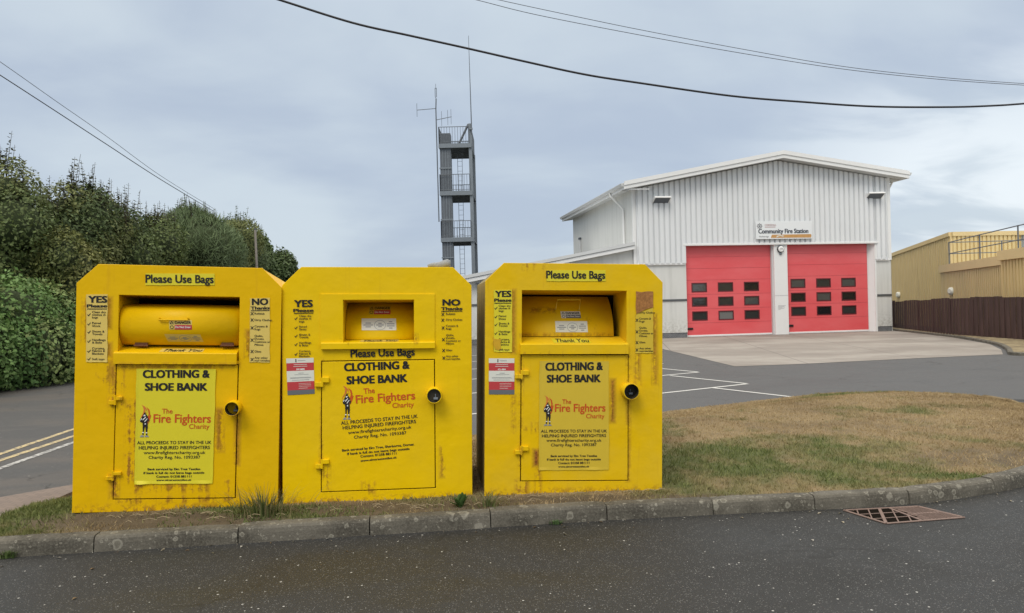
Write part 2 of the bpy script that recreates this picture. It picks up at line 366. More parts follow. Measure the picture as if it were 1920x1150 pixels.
for ja, jb in zip(joints, joints[1:]):
    a, b_ = ja + .004, jb - .004; ns = max(2, int((jb - ja) / .11)); jit = random.uniform(-.006, .006); zj = random.uniform(-.005, .005)
    prof = [(0, -.05), (0, .0), (.004, KH * .55), (.010, KH - .022), (.020, KH - .007), (.034, KH), (.125, KH), (.13, -.05)]
    V, Fc = [], []; n = len(prof)
    for i in range(ns + 1):
        p, nn_ = kf(a + (b_ - a) * i / ns)
        edge = .006 if i in (0, ns) else 0
        for o_, z_ in prof:
            wob = noise.noise((p.x * 6, p.y * 6, z_ * 20)) * .004
            q = p + nn_ * (o_ + jit + wob + (edge if o_ < .05 else 0)); V.append((q.x, q.y, z_ + (zj - edge if z_ > 0 else 0) + wob))
    for i in range(ns): Fc += [(i * n + k, i * n + k + 1, (i + 1) * n + k + 1, (i + 1) * n + k) for k in range(n - 1)]
    Fc += [tuple(range(n)), tuple(range(ns * n, (ns + 1) * n))[::-1]]
    kb.add(V, Fc, m_kerb)
tag(kb.build('kerb', smooth=False), kind='structure')

# verge: one sheet between the kerb and the forecourt edge
BACK = [(-3.84, 6.9), (-3.0, 7.75), (-2, 8.45), (0, 9.62), (2.18, 10.89), (3.33, 11.55), (4.7, 12.3), (5.4, 12.6), (6.05, 12.5), (6.7, 11.9), (7.02, 10.9), (7.06, 10.45)]
bf, BL_ = along(cat(BACK))
sA = min((KL * i / 900 for i in range(900)), key=lambda s: abs(kf(s)[0].x + 3.80))
def base_h(x): return float(np.interp(x, [-3.6, -3.0, -2, -1, 0, 1.2, 2.5, 7], [.165, .165, .14, .125, .12, .11, .125, .125]))
def verge_pt(u, v):
    p, n_ = kf(sA + (KL - sA) * u); f = p + n_ * .11
    b_ = bf(BL_ * u ** .93)[0]; q = f.lerp(b_, v); L = (b_ - f).length
    d = v * L; hb = base_h(q.x)
    h = KH - .012 + (hb - KH + .012) * min(1, d / .32) + (.07 * min(1, max(0, L - 1.6) / 2) * min(1, max(0, q.x - .6)) * .7 * math.sin(math.pi * min(1, max(0, (d - .8) / max(.3, L - .8)))))
    e = (L - d); k = min(1, e / 1.6) if L > 1.7 else min(1, e / .3)
    h = .012 + (h - .012) * (k * k * (3 - 2 * k))
    h += noise.noise((q.x * 2.3, q.y * 2.3, .5)) * .016 * min(1, d / .15) * k
    return Vector((q.x, q.y, h))
GREEN = [(-3.42, 5.75, .42, .55, 1.0), (-1.75, 5.42, .70, .18, 1.7), (2.6, 6.0, 1.6, .13, .7), (4.9, 9.5, .9, .3, .4), (1.2, 8.6, .8, .6, .45), (2.1, 6.9, 1.35, .75, .9), (1.55, 6.1, .9, .38, .75), (5.6, 11.9, .8, .45, .9), (3.45, 6.15, .5, .10, 1.1), (-.5, 5.75, .4, .2, .7), (2.6, 6.3, .5, .16, .5), (4.6, 7.4, .5, .5, .3), (3.0, 7.6, 1.0, .3, .45)]
DIRT = [(-2.55, 5.36, .75, .13, 1.0), (-.75, 5.58, .75, .14, .9), (.7, 5.72, .9, .10, .8), (-3.05, 5.28, .35, .12, .6), (4.35, 6.75, .6, .3, .5), (3.7, 8.3, 1.1, .4, .15)]
def ell(lst, x, y):
    r = 0.0
    for cx, cy, rx, ry, a in lst:
        d = ((x - cx) / rx) ** 2 + ((y - cy) / ry) ** 2
        if d < 2.2: r = max(r, a * max(0, 1 - d / 2.2) ** .6)
    return r
def grass_mix(x, y):
    n = noise.noise((x * 2.1, y * 2.1, 3)) * .5 + noise.noise((x * 7, y * 7, 9)) * .32
    g = ell(GREEN, x, y) * 1.0 + n * 1.15 - .14; d = ell(DIRT, x, y) + noise.noise((x * 5, y * 5, 20)) * .35
    return min(1, max(0, g)), min(1, max(0, d))
def lerp3(a, b_, t): return tuple(a[i] + (b_[i] - a[i]) * t for i in range(3))
def grass_col(x, y, r):
    g, d = grass_mix(x, y); pn = noise.noise((x * 1.3, y * 1.3, 40)) * .5 + .5
    dry = lerp3((.25, .175, .09), (.52, .40, .22), .65 * r + .35 * pn); dry = lerp3(dry, (.20, .138, .072), max(0, noise.noise((x * .9, y * 1.6, 60))) * .9)
    gr = lerp3((.085, .115, .032), (.22, .24, .085), r)
    return lerp3(dry, gr, min(1, g * 1.25)), g, d
def attr_mat(name, rough=.9, sheen=0, trans=0.0):
    m_, t, b = material(name); a = N(t, 'ShaderNodeAttribute', None, attribute_name='tint')
    setin(t, b, 'Base Color', a.outputs['Color']); setin(t, b, 'Roughness', rough); setin(t, b, 'Specular IOR Level', .25)
    if trans:
        tr = N(t, 'ShaderNodeBsdfTranslucent', {0: a.outputs['Color']}); mx = N(t, 'ShaderNodeMixShader', {0: trans, 1: b.outputs[0], 2: tr.outputs[0]})
        t.links.new(mx.outputs[0], t.nodes['Material Output'].inputs[0])
    return m_, t, b
def big_mesh(name, V, Fc, cols, mat, parent=None, k=None):
    """V (n,3) array, Fc (m,k) array, cols (m,3) one colour per face"""
    me = bpy.data.meshes.new(name); m_, k = Fc.shape
    me.vertices.add(len(V)); me.vertices.foreach_set('co', np.asarray(V, np.float32).ravel())
    me.loops.add(m_ * k); me.loops.foreach_set('vertex_index', Fc.astype(np.int32).ravel())
    me.polygons.add(m_); me.polygons.foreach_set('loop_start', np.arange(0, m_ * k, k, dtype=np.int32))
    me.polygons.foreach_set('loop_total', np.full(m_, k, np.int32)); me.update(calc_edges=True)
    at_ = me.attributes.new('tint', 'FLOAT_COLOR', 'FACE'); at_.data.foreach_set('color', np.c_[cols, np.ones(m_)].astype(np.float32).ravel())
    me.materials.append(mat); o = bpy.data.objects.new(name, me); COL.objects.link(o)
    if parent is not None: o.parent = parent
    return o
NU, NV = 300, 70
vv = [j / NV for j in range(NV + 1)]; vv = [v ** 1.5 for v in vv]
P = [verge_pt((i / NU), v) for i in range(NU + 1) for v in vv]
V = np.array([p[:] for p in P]); idx = np.arange((NU + 1) * (NV + 1)).reshape(NU + 1, NV + 1)
Fc = np.stack([idx[:-1, :-1], idx[1:, :-1], idx[1:, 1:], idx[:-1, 1:]], -1).reshape(-1, 4)
ctr = V[Fc].mean(1); cols = []
for x, y, z in ctr:
    c_, g, d = grass_col(x, y, .35); soil = lerp3((.085, .064, .040), (.145, .112, .072), noise.noise((x * 12, y * 12, 2)) * .5 + .5)
    cols.append(lerp3(tuple(k * .8 for k in c_), soil, min(1, .15 + d * 1.3)))
m_verge, t, b_ = attr_mat('verge turf and soil'); bump(t, b_, NOISE(t, N(t, 'ShaderNodeNewGeometry').outputs['Position'], 45, 5, .7), .9, .02)
tag(big_mesh('verge', V, Fc, np.array(cols), m_verge), kind='structure')

# bins' footprints (filled below) keep the turf out from under them
def blades(name, n, urange, vpow, hmin, hmax, mat, keep, seed):
    r = np.random.default_rng(seed); V, Fc, C = [], [], []; k = 0; tries = 0
    while k < n and tries < n * 6:
        tries += 1
        u = r.uniform(*urange); v = r.uniform(0.002, 1) ** vpow; p = verge_pt(u, v)
        c_, g, d = grass_col(p.x, p.y, r.uniform())
        if r.uniform() < d * .95 or not keep(p): continue
        cl_ = max(0, noise.noise((p.x * 9, p.y * 9, 70)) + .25 * noise.noise((p.x * 25, p.y * 25, 7)))
        h = r.uniform(hmin, hmax) * (.55 + .6 * g + 1.5 * cl_) ; a = r.uniform(0, 6.283); ln = r.uniform(.2, 1.2)
        wv = .0035 + .003 * r.uniform(); dx, dy = math.cos(a), math.sin(a)
        bx = r.uniform(0, 6.283); ex, ey = math.cos(bx) * wv, math.sin(bx) * wv
        V += [(p.x - ex, p.y - ey, p.z - .004), (p.x + ex, p.y + ey, p.z - .004), (p.x + dx * h * ln, p.y + dy * h * ln, p.z + h)]
        Fc.append((3 * k, 3 * k + 1, 3 * k + 2)); C.append(c_); k += 1
    return tag(big_mesh(name, np.array(V), np.array(Fc), np.array(C), mat), kind='stuff')
m_blade, _, _ = attr_mat('grass blade', .8, trans=.25)

# ------------------------------------------------------------------ clothing banks
H0, CHX, CHZ, DEP = 1.82, .144, .142, 1.12
def xf(ox, oy, s): return lambda x, y: (ox + x / s, oy + y / s)
BANKS = {   # fitted pose of the front panel: centre of its base, yaw, roll, width
    'first': dict(p=(-2.442, 5.362, .199), yaw=.164, roll=.042, w=1.389),
    'second': dict(p=(-1.032, 5.585, .168), yaw=.113, roll=.021, w=1.394),
    'third': dict(p=(.439, 5.682, .163), yaw=.108, roll=.029, w=1.366)}
KS = H0 / 1.75
for k, d in BANKS.items():
    p = Vector(d['p']); p = Vector((0, 0, CAM_Z)) + (p - Vector((0, 0, CAM_Z))) * KS; d['p'] = p; d['w'] *= KS
    d['mat'] = Matrix.Translation(p) @ Matrix.Rotation(d['yaw'], 4, 'Z') @ Matrix.Rotation(d['roll'], 4, 'Y'); d['inv'] = d['mat'].inverted()
def in_bank(p):
    for d in BANKS.values():
        q = d['inv'] @ Vector((p.x, p.y, d['p'].z))
        if abs(q.x) < d['w'] / 2 + .01 and .0 < q.y < DEP: return True
    return False
def mapper(d):
    o = d['inv'] @ Vector((0, 0, CAM_Z)); rot = d['inv'].to_3x3()
    def L(px, py, y=0.0):
        r_ = rot @ ray(px, py); t = (y - o.y) / r_.y; q = o + r_ * t; return (q.x, q.z)
    return L
CH = [(.0, .42), (.12, .30), (.30, .15), (.36, .12), (1.0, .95), (.92, 1.0), (.36, .40), (.16, .60)]     # tick
def tick(mb, c, s, mat, y):
    pts = [(-.5, .05), (-.38, .18), (-.15, -.08), (.42, .55), (.55, .45), (-.10, -.45)]
    mb.plate([[(c[0] + p[0] * s, c[1] + p[1] * s) for p in pts]], mat, y)
def cross(mb, c, s, mat, y):
    for k, sg in enumerate((1, -1)):
        d_ = Vector((.42 * sg, .5)) * s; n_ = Vector((-d_.y, d_.x)).normalized() * s * .11; c_ = Vector(c)
        mb.quad(*[(p.x, y - k * .0002, p.y) for p in (c_ - d_ - n_, c_ + d_ - n_, c_ + d_ + n_, c_ - d_ + n_)], mat)
def logo(mb, L, Z, fl, fig, y):
    """flame and standing firefighter, from the two boxes measured on the poster"""
    x0, y0 = L(*Z(fl[0], fl[1])); x1, y1 = L(*Z(fl[2], fl[3])); W_, H_ = x1 - x0, y1 - y0
    def S(pts): return [(x0 + p[0] * W_, y0 + p[1] * H_) for p in pts]
    mb.plate([S([(.10, .0), (.42, .12), (.62, .30), (.64, .50), (.52, .62), (.62, .44), (.50, .30), (.44, .22), (.46, .40), (.32, .60), (.12, .78), (.02, .98), (.08, .74), (.26, .54), (.32, .34), (.26, .14)])], m_flame, y)
    mb.plate([S([(.56, .14), (.86, .32), (.94, .55), (.84, .74), (.97, .62), (1.03, .70), (.92, .98), (.74, 1.22), (.66, 1.18), (.82, .95), (.70, .84), (.80, .60), (.74, .36)])], m_red_ink, y)
    x0, y0 = L(*Z(fig[0], fig[1])); x1, y1 = L(*Z(fig[2], fig[3])); W_, H_ = x1 - x0, y1 - y0
    y -= .0006
    mb.plate([S([(.42, .06), (.56, .0), (.66, .10), (.80, .16), (1.0, .34), (.96, .42), (.82, .34), (.84, .46), (.86, .62), (.80, .80), (.84, .93), (.70, .93), (.66, .80), (.60, .62), (.54, .60), (.46, .80), (.44, .92), (.28, .90), (.34, .78), (.32, .58), (.30, .44), (.06, .40), (.02, .32), (.26, .18)])], m_black, y)
    y -= .0004
    for q in ([(.30, .30), (.62, .19), (.66, .22), (.34, .34)], [(.50, .37), (.78, .25), (.80, .29), (.52, .41)], [(.38, .13), (.58, .11), (.6, .155), (.42, .18)], [(.08, .31), (.22, .24), (.24, .28), (.10, .345)], [(.52, .46), (.66, .45), (.66, .50), (.54, .51)], [(.30, .80), (.47, .80), (.46, .84), (.29, .84)], [(.66, .81), (.81, .81), (.82, .85), (.67, .85)]):
        mb.plate([S(q)], m_white_ink, y)
    mb.plate([S([(.02, 1.0), (.2, .92), (.42, .93), (.50, 1.0)])], m_grey_ink, y); mb.plate([S([(.54, 1.0), (.62, .93), (.86, .94), (1.02, 1.0)])], m_grey_ink, y)
def sheet(mb, q, mat, y, curl=0.0, seed=1, nx=30, nz=36):
    """a thin printed sheet between four measured corners (tl, tr, br, bl), edges a little wavy and lifted"""
    V, top = [], []
    for j in range(nz + 1):
        for i in range(nx + 1):
            a, b_ = i / nx, j / nz
            t_ = [q[0][k] * (1 - a) + q[1][k] * a for k in (0, 1)]; u_ = [q[3][k] * (1 - a) + q[2][k] * a for k in (0, 1)]
            e = min(a, 1 - a, (1 - b_) * 1.3 * nz / nx, b_ + .035); ed = max(0, 1 - e / .035)
            wx = noise.noise((b_ * 7 + seed, a * 3, 1)) * .004 * ed; wz = noise.noise((a * 7, b_ * 3 + seed, 5)) * .004 * ed
            lift = curl * ed * (.3 + max(0, noise.noise((a * 4 + seed, b_ * 4, 3)) * 1.6))
            V.append((t_[0] * (1 - b_) + u_[0] * b_ + wx, y - lift, t_[1] * (1 - b_) + u_[1] * b_ + wz))
    Fc = [(j * (nx + 1) + i, (j + 1) * (nx + 1) + i, (j + 1) * (nx + 1) + i + 1, j * (nx + 1) + i + 1) for j in range(nz) for i in range(nx)]
    n0 = len(V); V2 = [(v[0], v[1] + .0012, v[2]) for v in V]
    ring = [i for i in range(nx + 1)] + [j * (nx + 1) + nx for j in range(1, nz + 1)] + [nz * (nx + 1) + i for i in range(nx - 1, -1, -1)] + [j * (nx + 1) for j in range(nz - 1, 0, -1)]
    side = [(ring[i], ring[(i + 1) % len(ring)], ring[(i + 1) % len(ring)] + n0, ring[i] + n0) for i in range(len(ring))]
    mb.add(V + V2, Fc + [tuple(k + n0 for k in f[::-1]) for f in Fc] + side, mat)

def bank(key, spec, label):
    d = BANKS[key]; L = mapper(d); W = d['w']; pm = spec['paint'](L)
    root = empty('clothing_bank', mat=d['mat']); tag(root, label, 'clothing bank', 'yellow charity clothing banks in a row behind the kerb')
    hw = W / 2; outer = [(-hw, 0), (hw, 0), (hw, H0 - CHZ), (hw - CHX, H0), (-hw + CHX, H0), (-hw, H0 - CHZ)]
    Lp = lambda z, pts, y=0.0: [L(*z(*p), y) for p in pts]
    zo, op = spec['open']; (ox0, oz1), (ox1, oz1b), (_, oz0) = Lp(zo, op)
    oz1 = (oz1 + oz1b) / 2
    zd, dq = spec['door']; D = Lp(zd, dq)                                # tl tr br bl
    cx = sum(p[0] for p in D) / 4; cz = sum(p[1] for p in D) / 4
    def grow(q, g): return [(p[0] + g * math.copysign(1, p[0] - cx), p[1] + g * math.copysign(1, p[1] - cz)) for p in q]
    lip_z = L(*zo(*spec['lip'][0]), -.03)[1]; lip_b = L(*zo(*spec['lip'][1]), -.03)[1]
    body = MB()
    hole = [(ox0, lip_b + .02), (ox1, lip_b + .02), (ox1, oz1), (ox0, oz1)]
    body.plate([outer, hole, grow(D, .008)], pm, .005, .003, .003)
    prof = [(p[0] * .9985, p[1] if p[1] > 0 else .004) for p in outer]
    n = len(prof); V = [(p[0], .012, p[1]) for p in prof] + [(p[0], DEP, p[1] - (.05 if p[1] > 1.7 else 0)) for p in prof]
    body.add(V, [(i, (i + 1) % n, (i + 1) % n + n, i + n) for i in range(n)] + [tuple(range(2 * n - 1, n - 1, -1))], spec.get('side', pm))
    body.plate([grow(D, .04)], m_seam, .06, .002)
    yb = .46                                                             # recess walls
    for x, sg in ((ox0, 1), (ox1, -1)): body.quad((x, .012, lip_b), (x, yb, lip_b), (x, yb, oz1), (x, .012, oz1), pm)
    body.quad((ox0, .012, oz1), (ox1, .012, oz1), (ox1, yb, oz1 - .03), (ox0, yb, oz1 - .03), pm)
    body.quad((ox0, yb, lip_b), (ox1, yb, lip_b), (ox1, yb, oz1), (ox0, yb, oz1), m_dark)  # back wall near black, the recess shade put into its colour
    if spec.get('frame'):                                                # raised panel round the small opening
        fr = Lp(zo, spec['frame']); body.plate([[fr[0], fr[1], fr[2], fr[3]], hole], pm, -.004, .003, .002)
    body.box((-hw + .03, .06, -.06), (-hw + .13, DEP - .08, .006), m_rust); body.box((hw - .13, .06, -.06), (hw - .03, DEP - .08, .006), m_rust)
    # sloping shelf with its folded lip
    sh = MB(); sy = spec.get('shelf_y', .14); zb = L(*zo(*spec['lip'][2]), sy)[1]; sy += .02
    l0 = L(*zo(*spec['lip'][3]))[0]; l1 = L(*zo(*spec['lip'][4]))[0]
    sh.prism([(-.030, lip_b), (-.030, lip_z - .006), (-.026, lip_z), (sy, zb), (sy, zb - .02), (-.004, lip_b)], 0, l0, l1, pm)
    s_o = sh.build('shelf', root)
    if 'thanks' in spec:
        z, box_, tx = spec['thanks']; st = MB()
        f = lambda p: (p - lip_z) / (zb - lip_z)
        x0 = L(*z(box_[0], box_[3]))[0]; x1 = L(*z(box_[2], box_[3]))[0]
        fr_ = lambda t: (-.026 + (sy + .026) * t, lip_z + (zb - lip_z) * t + .0015)
        a0, a1 = fr_(spec.get('thk', (.08, .62))[0]), fr_(spec.get('thk', (.08, .62))[1])
        st.quad((x0, *a0), (x1, *a0), (x1, *a1), (x0, *a1), spec['thanks_mat'])
        Vt, Ft = text_geo('Thank You', .02); tx0 = min(v[0] for v in Vt); tx1 = max(v[0] for v in Vt)
        def tv(v):
            k = (v[0] - tx0) / (tx1 - tx0); q = fr_(spec.get('thk', (.08, .62))[0] + .06 + v[1] / CAPH * (spec.get('thk', (.08, .62))[1] - spec.get('thk', (.08, .62))[0] - .14)); return (x0 + (x1 - x0) * (.05 + .9 * k) + (v[1] * .02), q[0], q[1] + .0015)
        st.add([tv(v) for v in Vt], Ft, m_black); st.build('slogan_sticker', s_o)
    # deposit drum
    dr = MB(); prof = [(yy, L(*zo(op[0][0], pz), yy)[1]) for yy, pz in spec['drum']]
    x0, x1 = L(*zo(spec['drumx'][0], 0))[0], L(*zo(spec['drumx'][1], 0))[0]
    P2 = []
    for i in range(len(prof) - 1):
        p0, p1, p2, p3 = [Vector(prof[k]) for k in (max(i - 1, 0), i, i + 1, min(i + 2, len(prof) - 1))]
        for k in range(5):
            t = k / 5; P2.append(.5 * ((2 * p1) + (p2 - p0) * t + (2 * p0 - 5 * p1 + 4 * p2 - p3) * t * t + (3 * p1 - p0 - 3 * p2 + p3) * t ** 3))
    P2.append(Vector(prof[-1])); n = len(P2)
    V = [(x0, p.x, p.y) for p in P2] + [(x1, p.x, p.y) for p in P2] + [(x0, p.x + .02, p.y) for p in P2] + [(x1, p.x + .02, p.y) for p in P2]
    dr.add(V, [(i, i + 1, n + i + 1, n + i) for i in range(n - 1)] + [(i, 2 * n + i, 2 * n + i + 1, i + 1) for i in range(n - 1)] + [(n + i, n + i + 1, 3 * n + i + 1, 3 * n + i) for i in range(n - 1)], pm)
    d_o = dr.build('deposit_drum', root, smooth=True)
    def drum_y(z):
        return min(((abs(p.y - z), p.x) for p in P2))[1]
    for a, b_ in spec.get('drumhinge', ()):
        h_ = MB(); c = L(*zo(a, b_), .1); yy = drum_y(c[1]) - .012; h_.box((c[0] - .045, yy - .008, c[1] - .012), (c[0] + .045, yy + .01, c[1] + .012), m_rust, .003); h_.tube([(c[0] - .05, yy - .012, c[1] - .010), (c[0] + .05, yy - .012, c[1] - .010)], .007, m_rust); h_.build('hinge', d_o)
    if 'handle' in spec:
        hp = Lp(zo, spec['handle'], .2); hm = MB(); hy = drum_y(hp[0][1]) - spec.get('hout', .035)
        pts = [(hp[0][0], hy + .05, hp[0][1])] + [(p[0], hy, p[1]) for p in hp] + [(hp[-1][0], hy + .05, hp[-1][1])]
        hm.tube(pts, .006, spec.get('hmat', pm), 8); hm.build('handle', d_o)
    def on_drum(q, nm, builder):
        mb = MB(); builder(mb)
        for i, v in enumerate(mb.v): mb.v[i] = (v[0], drum_y_s(v[2]) + v[1], v[2])
        mb.build(nm, d_o)
    zs = np.array([p.y for p in P2]); ys = np.array([p.x for p in P2]); od = np.argsort(zs)
    drum_y_s = lambda z: float(np.interp(z, zs[od], ys[od]))
    z, q = spec['danger']; q = [L(*z(*p), drum_y(L(*z(*q[0]))[1])) for p in q]
    def bdanger(mb):
        a, b_, c, e = q; h_ = a[1] - e[1]; wd = b_[0] - a[0]
        lab = spec.get('danger_mat', m_cream)
        def pt(u, v): return (a[0] + (b_[0] - a[0]) * u + (e[0] - a[0]) * v, a[1] + (b_[1] - a[1]) * u + (e[1] - a[1]) * v)
        for v0, v1, u0, mt in ((0, .5, 0, lab), (.5, 1, .24, spec.get('danger_red', m_label_red)), (.5, 1, 0, lab)):
            u1 = 1 if mt is not lab or v1 == .5 else .24
            for j in range(3):
                va, vb = v0 + (v1 - v0) * j / 3, v0 + (v1 - v0) * (j + 1) / 3
                mb.quad(*[(p[0], -.002, p[1]) for p in (pt(u0, vb), pt(u1, vb), pt(u1, va), pt(u0, va))], mt)
        mb.text('DANGER', pt(.26, .40), pt(.96, .40), h_ * .29, m_black, -.0032, .035)
        mb.text('Do Not Enter', pt(.28, .84), pt(.95, .84), h_ * .22, m_white_ink, -.0032, .02)
        tri = [pt(.12, .06), pt(.03, .43), pt(.21, .43)]; tin = [pt(.12, .16), pt(.075, .38), pt(.165, .38)]
        mb.plate([tri, tin], m_black, -.0032)
        ci = [pt(.12 + .085 * math.cos(k * .5236), .75 + .19 * math.sin(k * .5236)) for k in range(12)]; c2 = [pt(.12 + .06 * math.cos(k * .5236), .75 + .13 * math.sin(k * .5236)) for k in range(12)]
        mb.plate([ci, c2], m_black, -.0032)
    on_drum(q, 'warning_sticker', bdanger)
    z, q2 = spec['notice']; q2 = [L(*z(*p), drum_y(L(*z(*q2[0]))[1])) for p in q2]
    def bnotice(mb):
        a, b_, c, e = q2; h_ = a[1] - e[1]
        def pt(u, v): return (a[0] + (b_[0] - a[0]) * u + (e[0] - a[0]) * v, a[1] + (b_[1] - a[1]) * u + (e[1] - a[1]) * v)
        for j in range(4):
            mb.quad(*[(p[0], -.002, p[1]) for p in (pt(0, (j + 1) / 4), pt(1, (j + 1) / 4), pt(1, j / 4), pt(0, j / 4))], spec.get('notice_mat', m_label_white))
        for u0, u1, rows in ((.05, .33, (.40, .56, .72)), (.42, .64, (.42, .56, .70)), (.73, .95, (.28, .46, .64, .82))):
            for k, v in enumerate(rows):
                i_ = .06 if k in (0, len(rows) - 1) else 0
                mb.quad(*[(p[0], -.0032, p[1]) for p in (pt(u0 + i_, v + .035), pt(u1 - i_, v + .035), pt(u1 - i_, v - .045), pt(u0 + i_, v - .045))], m_grey_ink)
        el = lambda r: [pt(.53 + .17 * r * math.cos(k * .3927), .56 + .42 * r * math.sin(k * .3927)) for k in range(16)]
        mb.plate([el(1), el(.93)], m_grey_ink, -.0032)
    on_drum(q2, 'notice_sticker', bnotice)
    # door
    do = MB(); do.plate([grow(D, -.005)], pm, .002, .004, .003)
    letters = []
    zt = spec['pz']
    def lines(mb, y):
        for s_, a, b_, cap, mt, bold in spec['text']:
            p0, p1 = L(*zt(*a)), L(*zt(*b_)); c_ = (L(*zt(a[0], a[1] - cap))[1] - p0[1])
            mb.text(s_, p0, p1, c_, mt, y, bold)
    if 'poster' not in spec:
        lines(do, -.0072); logo(do, L, zt, spec['flame'], spec['fig'], -.0072)
    door = do.build('door', root)
    if 'poster' in spec:
        po = MB(); sheet(po, Lp(zt, spec['poster']), spec['poster_mat'], -.0085, spec.get('curl', .004), d['yaw'] * 50)
        lines(po, -.0102); logo(po, L, zt, spec['flame'], spec['fig'], -.0102); po.build('poster', door)
    for (a0, b0, a1, b1), (c0, d0, c1, d1) in spec['hinges']:
        h_ = MB(); z = spec['hz']
        for q in ((a0, b0, a1, b1), (c0, d0, c1, d1)):
            p0, p1 = L(*z(q[0], q[3])), L(*z(q[2], q[1]))
            h_.box((p0[0], -.026, p0[1]), (p1[0], -.004, p1[1]), pm, .004)
        pc = L(*z((a1 + c0) / 2, (b0 + d1) / 2)); h_.tube([(pc[0], -.018, pc[1] - .035), (pc[0], -.018, pc[1] + .035)], .010, pm, 10)
        h_.build('hinge', door)
    # lock tube
    lk = MB(); z, lc, lr = spec['lock']; c = L(*z(*lc), -.05); r_ = abs(L(*z(lc[0] + lr, lc[1]), -.05)[0] - c[0]); y0, y1 = -.11, .0; n = 28
    V = []; Fc = []
    for rr, yy in ((r_, y1), (r_, y0 + .004), (r_ - .003, y0), (r_ - .007, y0 + .002), (r_ - .008, -.02)):
        V += [(c[0] + math.cos(2 * math.pi * k / n) * rr, yy, c[1] + math.sin(2 * math.pi * k / n) * rr) for k in range(n)]
    for i in range(4): Fc += [(i * n + k, (i + 1) * n + k, (i + 1) * n + (k + 1) % n, i * n + (k + 1) % n) for k in range(n)]
    lk.add(V, Fc[:3 * n], pm); lk.add(V[3 * n:], [tuple(k - 3 * n for k in f) for f in Fc[3 * n:]], m_lock); l_o = lk.build('lock_tube', root, smooth=True)  # inner wall dark: shade of the tube mouth painted in
    pd = MB(); dy = spec.get('lockdepth', -.03)
    pd.tube([(c[0], dy, c[1]), (c[0], dy + .01, c[1])], r_ - .006, m_lock, 24)
    pd.box((c[0] - .004, dy - .03, c[1] - .030), (c[0] + .030, dy - .004, c[1] - .014), m_steel, .003); pd.box((c[0] + .008, dy - .02, c[1] - .014), (c[0] + .014, dy - .006, c[1] + .012), m_steel, .002)
    pd.build('padlock', l_o)
    # lists of what is and is not taken, header and notice stickers: parts of the bank
    for nm, z, bg_, mtb, heads, line, marks, items in spec['lists']:
        mb = MB(); yy = -.0055
        if bg_: sheet(mb, Lp(z, bg_), mtb, -.0045, .003, len(nm)); yy = -.0062
        for s_, a, b_, cap in heads: mb.text(s_, L(*z(*a)), L(*z(*b_)), L(*z(a[0], a[1] - cap))[1] - L(*z(*a))[1], m_black, yy, .045)
        if line:
            p0, p1 = L(*z(*line[0])), L(*z(*line[1])); mb.quad((p0[0], yy, p0[1] - .003), (p1[0], yy, p1[1] - .003), (p1[0], yy, p1[1] + .003), (p0[0], yy, p0[1] + .003), m_black)
        for x, y_ in marks[1]: (tick if marks[0] == 'tick' else cross)(mb, L(*z(x, y_)), .024, m_black, yy)
        for s_, x, y_, sz in items:
            p0 = L(*z(x, y_)); Vt, _ = text_geo(s_, 0); wd = max(v[0] for v in Vt) - min(v[0] for v in Vt)
            mb.text(s_, p0, (p0[0] + wd * sz * 1.04, p0[1]), sz * CAPH * .95, m_black, yy, .015)
        if not bg_:
            for k_, mt_ in enumerate(mb.mats): body.add(mb.v, [f for f, m__ in zip(mb.f, mb.m) if m__ == k_], mt_)
        else: mb.build(nm, root)
    for nm, z, bg_, mtb, s_, a, b_, cap in spec['heads']:
        mb = MB(); yy = -.006
        if bg_: sheet(mb, Lp(z, bg_), mtb, -.0045, .0005, 3, 20, 8)
        mb.text(s_, L(*z(*a)), L(*z(*b_)), L(*z(a[0], a[1] - cap))[1] - L(*z(*a))[1], m_black, yy - .001, .03)
        if bg_: mb.build(nm, root)
        else: body.add(mb.v, mb.f, m_black)
    body.build('body', root)
    if 'info' in spec:
        z, q = spec['info']; a, b_, c_, e = Lp(z, q); mb = MB()
        def pt(u, v): return ((a[0] * (1 - u) + b_[0] * u) * (1 - v) + (e[0] * (1 - u) + c_[0] * u) * v, (a[1] * (1 - u) + b_[1] * u) * (1 - v) + (e[1] * (1 - u) + c_[1] * u) * v)
        def rect(u0, u1, v0, v1, mt, y): mb.quad(*[(p[0], y, p[1]) for p in (pt(u0, v1), pt(u1, v1), pt(u1, v0), pt(u0, v0))], mt)
        for v0, v1, mt in ((0, .13, m_label_white), (.13, .345, m_label_red), (.345, .645, m_label_white), (.645, .875, m_label_red), (.875, 1, m_label_grey)): rect(0, 1, v0, v1, mt, -.004)
        y = -.0052
        for u0, u1, v, hgt, mt in ((.42, .70, .065, .012, m_grey_ink), (.27, .75, .175, .012, m_label_white), (.25, .76, .225, .012, m_label_white), (.42, .62, .41, .010, m_grey_ink), (.28, .8, .45, .008, m_grey_ink), (.12, .88, .53, .008, m_grey_ink), (.12, .9, .55, .006, m_grey_ink), (.18, .82, .60, .010, m_grey_ink), (.42, .88, .70, .007, m_label_white), (.42, .88, .74, .007, m_label_white), (.42, .88, .78, .007, m_label_white), (.42, .75, .83, .010, m_label_white)):
            rect(u0, u1, v - hgt / 2, v + hgt / 2, mt, y)
        mb.text(spec['code'], pt(.36, .325), pt(.66, .325), .011, m_white_ink, y, .05)
        rect(.335, .37, .02, .11, m_black, y); mb.build('info_sticker', root)
    for poly, mt in spec.get('patch', ()):
        mb = MB(); mb.plate([Lp(spec['lists'][0][1], poly)], mt, -.0072, .0004); mb.build('torn_patch', root)
    return root

